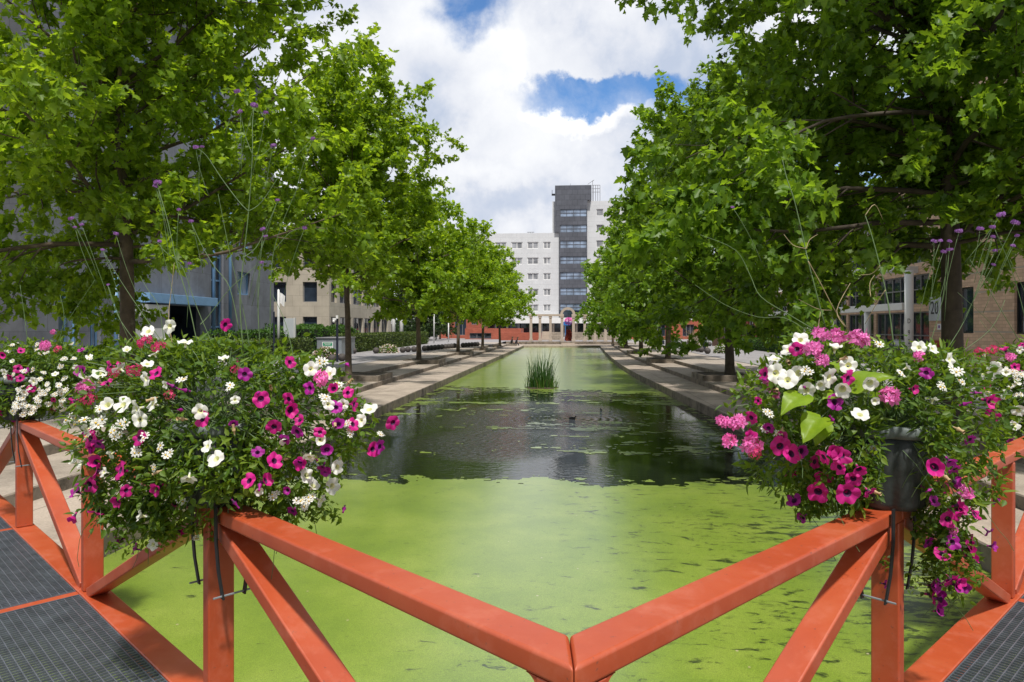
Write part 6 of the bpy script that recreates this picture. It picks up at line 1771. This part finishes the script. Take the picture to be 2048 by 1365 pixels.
# --- pale brick building with the number 20 and its glass entrance
def lettering(body, size, ext, name, parent, loc, rot, sc):
    cu = bpy.data.curves.new(name, 'FONT'); cu.body = body; cu.size = size; cu.extrude = ext; cu.align_x = 'CENTER'; cu.align_y = 'CENTER'
    t = bpy.data.objects.new(name, cu); COL.objects.link(t)
    bpy.context.view_layer.update()
    me = bpy.data.meshes.new_from_object(t.evaluated_get(bpy.context.evaluated_depsgraph_get())); me.materials.clear(); me.materials.append(M['ink'])
    bpy.data.objects.remove(t); bpy.data.curves.remove(cu)
    o = bpy.data.objects.new(name, me); COL.objects.link(o); o.parent = parent
    o.location = loc; o.rotation_euler = rot; o.scale = sc
    return o
def number_twenty():
    X, Y0, Y1, H_ = 20.0, 22.0, 38.9, 15.0
    root = thing('brick_building', 'pale banded brick building with number 20 on its corner, nearest on the right', 'building', (X, 32, Z_PLAZA), 'buildings round the plaza')
    O = Vector((X, Y1, Z_PLAZA)); U = Vector((0, -1, 0)); Ln = Y1 - Y0
    def a_of(u): return Y1 - onX(u, VH, X).y
    a0, a1 = a_of(1912), a_of(1947)
    zf = lambda v, u: onX(u, v, X).z - Z_PLAZA
    hs = [(a0, zf(667, 1930), a1, zf(575, 1930)), (a0 - .6, zf(498, 1920), a1 - .3, zf(415, 1920)), (a0 - .6, zf(330, 1920), a1 - .3, zf(240, 1920))]
    hs += [(a + 4.5, b, c + 4.5, d) for a, b, c, d in hs] + [(a + 9, b, c + 9, d) for a, b, c, d in hs]
    mb = MB(); facade(mb, O, U, Ln, H_, hs, .22); block(mb, X, X + 14, Y0, Y1, Z_PLAZA, Z_PLAZA + H_, ('w',)); mb.build('wall', M['brick'], root)
    for h in hs: window(root, O, U, h, 1, 1, .2, M['black'], M['glass'], .07)
    # pale courses
    mb = MB()
    for z in np.arange(.9, H_, .95):
        segs = [(0.0, Ln)]
        for h in hs:
            if h[1] - .1 < z < h[3] + .1:
                segs = [s for a, b in segs for s in ((a, min(b, h[0])), (max(a, h[2]), b)) if s[1] - s[0] > .05]
        for a, b in segs: mb.box((X - .004, Y1 - b, Z_PLAZA + z), (X + .02, Y1 - a, Z_PLAZA + z + .07))
    mb.build('stone_course', M['stonecol'], root)
    mb = MB(); mb.box((X - .2, Y0 - .2, Z_PLAZA + H_), (X + 14.2, Y1 + .2, Z_PLAZA + H_ + .5)); mb.build('parapet', M['white_plain'], root)
    # number panel
    yq0, yq1 = onX(1861, VH, X).y, onX(1888, VH, X).y; zq0, zq1 = onX(1875, 642, X).z, onX(1875, 591, X).z
    s = MB(); s.box((X - .09, yq1, zq0), (X - .03, yq0, zq1)); sg = s.build('number_panel', M['sign_grey'], root, bevel=.01)
    yc = onX(1872.5, VH, X).y; zc = onX(1881, 617, X).z
    lettering('20', 1.0, .004, 'number', sg, Vector((X - .096, yc, zc)) - root.location, (R(90), 0, R(-90)), (.80, .98, 1))
    yq0, yq1 = onX(1876, VH, X).y, onX(1884, VH, X).y; z0, z1 = onX(1880, 660, X).z, onX(1880, 648, X).z
    s = MB(); s.box((X - .04, yq1, z0), (X - .006, yq0, z1)); pl = s.build('notice_plate', M['white_plain'], root)
    s = MB(); s.box((X - .046, yq1 + .12, z0 + .08), (X - .042, yq0 - .10, z1 - .08)); s.build('notice_mark', M['violet'], pl).location = -pl.location
    yq0, yq1 = onX(1875, VH, X).y, onX(1886, VH, X).y; z0, z1 = onX(1880, 704, X).z, onX(1880, 681, X).z
    s = MB(); s.box((X - .22, yq1, z0), (X - .006, yq0, z1)); s.build('meter_box', M['red_box'], root, bevel=.01)
number_twenty()
def glass_entrance():
    X, Y0, Y1, H_ = 21.5, 39.2, 72.0, 11.0
    root = thing('glass_entrance', 'dark glazed entrance block with white columns and beams, left of the number 20 wall', 'building', (X, 50, Z_PLAZA), 'buildings round the plaza')
    O = Vector((X, Y1, Z_PLAZA)); U = Vector((0, -1, 0)); Ln = Y1 - Y0
    hs = []
    k = 0; a = .4
    while a + 4.2 < Ln:
        for z0, z1 in ((.15, 3.05), (3.5, 5.3), (6.0, 8.0), (8.6, 10.4)): hs.append((a, z0, a + 4.2, z1))
        a += 4.6
    mb = MB(); facade(mb, O, U, Ln, H_, hs, .2); block(mb, X, X + 12, Y0, Y1, Z_PLAZA, Z_PLAZA + H_, ('w',)); mb.build('wall', M['brick'], root)
    for h in hs: window(root, O, U, h, 4, 2, .18, M['frame_grey'], M['glass'], .08)
    for z, hh in ((3.07, .4), (5.35, .5)):
        mb = MB(); mb.box((X - 2.6, Y0 + .4, Z_PLAZA + z), (X - 2.2, Y1, Z_PLAZA + z + hh)); mb.build('beam', M['white_plain'], root, bevel=.02)
    for y in np.arange(Y0 + 4, Y1, 5.5):
        mb = MB(); mb.box((X - 2.2, y - .15, Z_PLAZA + 5.4), (X - .003, y + .15, Z_PLAZA + 5.8)); mb.build('beam', M['white_plain'], root)
    for u in (1662, 1735):
        p = onX(u, VH, X - 2.4); mb = MB(); mb.lathe([(.2, 0), (.2, 3.07)], (p.x, p.y, Z_PLAZA), 18); mb.build('column', M['white_plain'], root, True)
    # thick round column carrying vertical characters
    p = onX(1818, VH, X - 2.7); mb = MB(); mb.lathe([(.22, 0), (.22, 5.2)], (p.x, p.y, Z_PLAZA), 28); col = mb.build('column', M['white_plain'], root, True)
    d_ = Vector((-p.x, -p.y, 0)).normalized()
    for ch, v in (('D', 643), ('9', 666), ('2', 684)):
        q = px(1819, v, dX(1818, X - 2.7)); q = Vector((p.x, p.y, q.z)) + d_ * .235
        lettering(ch, .36, .002, 'character', col, q - root.location, (R(90), 0, math.atan2(d_.y, d_.x) + R(90)), (.6, 1, 1))
glass_entrance()
# solid car built in place of a dark reflection behind the column
def car():
    c = px(1822, VH, dX(1822, 19.9)); c.z = Z_PLAZA
    root = thing('reflected_car', 'dark car shape standing in for a reflection in the glass entrance', 'car', c)
    prof = [(-2.05, .38), (-2.1, .75), (-1.95, .92), (-1.35, .98), (-.75, 1.38), (.55, 1.42), (1.25, 1.02), (1.95, .86), (2.1, .6), (2.05, .34)]
    mb = MB(); n = len(prof); W = .82
    vs = []
    for s in (-1, 1):
        for y, z in prof: vs.append(c + Vector((s * (W - (.14 if z > 1.1 else 0)), y, z)))
    mb.add(vs, [tuple(range(n)), tuple(range(n, 2 * n))[::-1]] + [(i, n + i, n + (i + 1) % n, (i + 1) % n) for i in range(n)])
    mb.build('body', M['car'], root, bevel=.05)
    for s in (-1, 1):
        mb = MB(); q = [(-1.15, 1.02), (-.68, 1.32), (.5, 1.35), (1.0, 1.06)]
        x = s * (W - .055)
        mb.add([c + Vector((s * (W + .004 - (.115 if z > 1.1 else .0)), y, z)) for y, z in q], [(0, 1, 2, 3)] if s > 0 else [(3, 2, 1, 0)]); mb.build('side_window', M['glass'], root)
        for y in (-1.3, 1.3):
            mb = MB(); mb.tube([c + Vector((s * .62, y, .32)), c + Vector((s * .85, y, .32))], .32, 18); w = mb.build('wheel', M['rubber'], root, True)
            mb = MB(); mb.tube([c + Vector((s * .84, y, .32)), c + Vector((s * .86, y, .32))], .2, 14); mb.build('rim', M['grey_metal'], w).location = -w.location
        mb = MB(); mb.ball(c + Vector((s * .6, 2.05, .70)), .11, 10, 7, 0, (1.4, .6, .8)); mb.build('headlight', M['glass_grey'], root, True)
car()

# ------------------------------------------------------------------ STREET FURNITURE
def pole(name, label, cat, p, h, r, m, group=None):
    mb = MB(); mb.lathe([(r * 1.6, 0), (r * 1.6, .12), (r, .16), (r * .8, h), (r * .3, h + .04)], p, 14)
    o = mb.build(name, m, loc=Vector(p), smooth=False); return tag(o, label, cat, group)
p = px(557, VH, 46); p.z = Z_PLAZA
root = thing('flagpole', 'white flagpole with a small white flag before the tan building', 'flagpole', p)
mb = MB(); mb.lathe([(.10, 0), (.075, 4.6), (.02, 4.66)], p, 12); mb.build('pole', M['white_plain'], root, True)
mb = MB(); rows = []
for i in range(7):
    t = i / 6
    for j in range(5):
        s_ = j / 4
        rows.append(Vector((p.x + .08 + .42 * t * (1 - .2 * s_), p.y + .10 * math.sin(t * 5 + s_), p.z + 4.45 - .72 * s_ - .25 * t)))
mb.add(rows, [(i * 5 + j, i * 5 + j + 1, (i + 1) * 5 + j + 1, (i + 1) * 5 + j) for i in range(6) for j in range(4)]); mb.build('flag', M['white_plain'], root, True)
root.children[1].modifiers.new('s', 'SOLIDIFY').thickness = .006
for u, lab in ((787, 'white round pillar, left of a pair by the end of the tan building'), (803, 'white round pillar, right of a pair by the end of the tan building')):
    q = px(u, VH, 84); q.z = Z_PLAZA; mb = MB(); mb.lathe([(.24, 0), (.21, 4.9), (.1, 5.0)], q, 16); tag(mb.build('pillar', M['white_plain'], loc=q, smooth=True), lab, 'pillar', 'pair of white pillars')
q = px(579, VH, 50); q.z = Z_PLAZA
root = thing('pylon_sign', 'blank grey sign pylon beside the white flagpole', 'sign', q)
mb = MB(); mb.box((q.x - .42, q.y - .1, q.z), (q.x + .36, q.y + .1, q.z + 2.75)); mb.build('panel', M['sign_grey'], root, bevel=.01)
mb = MB(); mb.box((q.x + .362, q.y - .12, q.z), (q.x + .44, q.y + .12, q.z + 2.8)); mb.build('edge_post', M['stripe'], root)
# slim black lamp with white cameras
q = gnd(674.5, 724.5)
root = thing('camera_post', 'slim black post with small white cameras by the cabinet flower bed', 'post', q)
mb = MB(); mb.lathe([(.07, 0), (.07, 2.75), (.05, 2.8)], q, 12); mb.build('pole', M['navy'], root)
mb = MB(); mb.box((q.x - .26, q.y - .08, q.z + 2.52), (q.x - .02, q.y + .08, q.z + 2.66)); mb.ball(q + Vector((-.2, -.03, 2.46)), .09, 10, 8); mb.build('camera', M['white_plain'], root)
mb = MB(); mb.box((q.x - .03, q.y - .16, q.z + 2.62), (q.x + .1, q.y - .04, q.z + 2.82)); mb.build('camera', M['white_plain'], root)
# globe lamp seen beside the slim trunk, dark flat head
q = px(548, VH, 40); q.z = Z_PLAZA
mb = MB(); mb.lathe([(.09, 0), (.06, .3), (.05, 3.0), (.02, 3.05)], q, 12); tag(mb.build('lamp_post', M['navy'], loc=q), 'thin dark post left of the clipped yellowish hedge corner', 'post')
q = gnd(1408.5, 703.5)
tag((lambda mb: (mb.lathe([(.16, 0), (.13, .1), (.12, 4.6), (.05, 4.7)], q, 16), mb.build('lamp_post', M['navy'], loc=q))[1])(MB()), 'thick navy blue post among the ball bollards on the right bank', 'post')
for u, v, lab in ((1493.5, 700.5, 'short grey bollard left of the other, before the dark hedge'), (1535, 702.5, 'short grey bollard right of the other, before the dark hedge')):
    q = gnd(u, v); mb = MB(); mb.lathe([(.12, 0), (.12, .5), (.09, .54), (.12, .6), (.1, .72), (.02, .78)], q, 14); tag(mb.build('bollard', M['sign_grey'], loc=q, smooth=True), lab, 'bollard', 'short grey bollards')
for u, d, h, lab in ((868, 90, 5.6, 'thin white lamp pole between the third and fourth left trees'), (897, 96, 3.4, 'short white pole right of the thin white lamp pole')):
    q = px(u, VH, d); q.z = Z_PLAZA; mb = MB(); mb.lathe([(.09, 0), (.07, h)], q, 10); mb.ball(q + Vector((0, 0, h)), .14, 10, 8); tag(mb.build('lamp_pole', M['white_plain'], loc=q, smooth=True), lab, 'lamp')
# grey portal with brown doors, right bank
q = gnd(1436, 692.5)
root = thing('stone_portal', 'grey stone door portal with brown doors beyond the right trunk', 'portal', q)
for s in (-1, 1):
    mb = MB(); mb.box((q.x + s * 1.0 - .28, q.y - .3, q.z), (q.x + s * 1.0 + .28, q.y + .3, q.z + 3.2)); mb.build('jamb', M['sign_grey'], root, bevel=.02)
mb = MB(); mb.box((q.x - 1.4, q.y - .35, q.z + 3.2), (q.x + 1.4, q.y + .35, q.z + 3.7)); mb.build('lintel', M['sign_grey'], root, bevel=.02)
for s in (-1, 1):
    mb = MB(); mb.box((q.x + s * .355 - .35, q.y + .05, q.z), (q.x + s * .355 + .35, q.y + .12, q.z + 3.19)); mb.build('door', M['door'], root)
# stepped flower stack behind right balls
q = gnd(1392, 697.5)
root = thing('planter_stack', 'tiered stone planter of dry plants behind the pink mound', 'planter', q)
for i in range(3):
    mb = MB(); w = 1.0 - .25 * i; mb.box((q.x - w, q.y - w, q.z + .42 * i), (q.x + w, q.y + w, q.z + .42 * i + .40)); mb.build('tier', M['lowwall'], root, bevel=.02)
n = 500; P = NR.normal(size=(n, 3)) * np.array((.5, .5, .25)) + np.array((0, 0, 1.3))
mesh_obj('foliage', leaves_mesh('foliage', P, NR.normal(size=(n, 3)), NR.normal(size=(n, 3)), NR.uniform(.1, .22, n), NARROW, M['reed_dry']), root)

# parked bicycles far right
def bicycle(u, v, label, m, ang):
    c = gnd(u, v); root = thing('bicycle', label, 'bicycle', c, 'bicycles parked in the far right corner')
    a = Vector((math.cos(ang), math.sin(ang), 0)); z = Vector((0, 0, 1)); s = Vector((-a.y, a.x, 0))
    for q in (-.52, .52):
        ctr = c + a * q + z * .34; mb = MB()
        pts = [ctr + a * (.33 * math.cos(t)) + z * (.33 * math.sin(t)) for t in np.linspace(0, 2 * math.pi, 17)]
        mb.tube(pts, .022, 5, cap=False)
        for t in np.linspace(0, math.pi, 5)[:-1]: mb.tube([ctr + a * (.33 * math.cos(t)) + z * (.33 * math.sin(t)), ctr - a * (.33 * math.cos(t)) - z * (.33 * math.sin(t))], .005, 3)
        mb.build('wheel', M['rubber'], root)
    mb = MB(); A_, B_, C_, D_ = c + a * -.52 + z * .34, c + a * -.05 + z * .30, c + a * -.18 + z * .85, c + a * .36 + z * .82
    for p_, q_ in ((A_, B_), (A_, C_), (B_, C_), (B_, D_), (C_, D_), (D_, c + a * .52 + z * .34)): mb.tube([p_, q_], .022, 6)
    mb.build('frame', m, root)
    mb = MB(); mb.tube([D_, D_ + z * .2 - a * .03], .016, 5); mb.tube([D_ + z * .2 + s * .28, D_ + z * .2 - s * .28], .016, 5); mb.build('handlebar', M['black'], root)
    mb = MB(); mb.beam(C_ + z * .1 - a * .12, C_ + z * .1 + a * .12, .12, .05); mb.tube([C_, C_ + z * .09], .015, 5); mb.build('saddle', M['black'], root, bevel=.015)
bicycle(1293, 684.5, 'red framed bicycle parked left of the other two', M['red_box'], .35)
bicycle(1300, 684.8, 'grey bicycle parked between the other two', M['grey_metal'], .4)
bicycle(1306, 685.2, 'blue bicycle parked nearest the dark trough', M['bluesign'], .3)
def trough(u0, u1, v, h, m, lab, plants):
    a, b = gnd(u0, v), gnd(u1, v); root = thing('plant_trough', lab, 'plant trough', (a + b) / 2, 'dark plant troughs')
    mb = MB(); mb.beam(a + Vector((0, 0, h / 2)), b + Vector((0, 0, h / 2)), .7, h, None); mb.build('trough', m, root, bevel=.02)
    n = 500; t = NR.random(n)[:, None]
    P = np.array(a) * (1 - t) + np.array(b) * t + NR.normal(size=(n, 3)) * np.array((.22, .22, .14)) + np.array((0, 0, h + .22)) - np.array(root.location)
    mesh_obj('foliage', leaves_mesh('foliage', P, NR.normal(size=(n, 3)), NR.normal(size=(n, 3)), NR.uniform(.1, .2, n), OVAL, plants), root)
trough(1304, 1328, 689, .45, M['navy'], 'long dark trough of shrubs beside the parked bicycles', M['hedge'])
trough(1340, 1358, 690.5, .4, M['navy'], 'short dark trough of red flowers right of the far trunk', [M['shrub']])

# far greenery closing the gaps
tD = grow_tree(77, 9.0, 3.8, 1.2, .2, 24, 9000, .34, PLANE_FAR, M['conifer'], M['bark_dark'], detail=False)
for u, d, s, lab in ((845, 105, .9, 'dark background tree right of the white pillars'), (812, 112, 1.0, 'dark background tree behind the white pillars'), (880, 118, .8, 'small dark background tree left of the brick building')):
    plant_tree(tD, tree_at(u, d, Z_PLAZA), lab, u * .7, (s, s, s), 'dark trees at the back left', 'background_tree')
for u, d, s, lab in ((1560, 74, .9, 'dark background tree behind the clipped hedge on the right'), (1500, 92, .9, 'dark background tree beside the grey portal')):
    plant_tree(tD, tree_at(u, d, Z_PLAZA), lab, u * .3, (s, s, s), 'dark trees at the back right', 'background_tree')
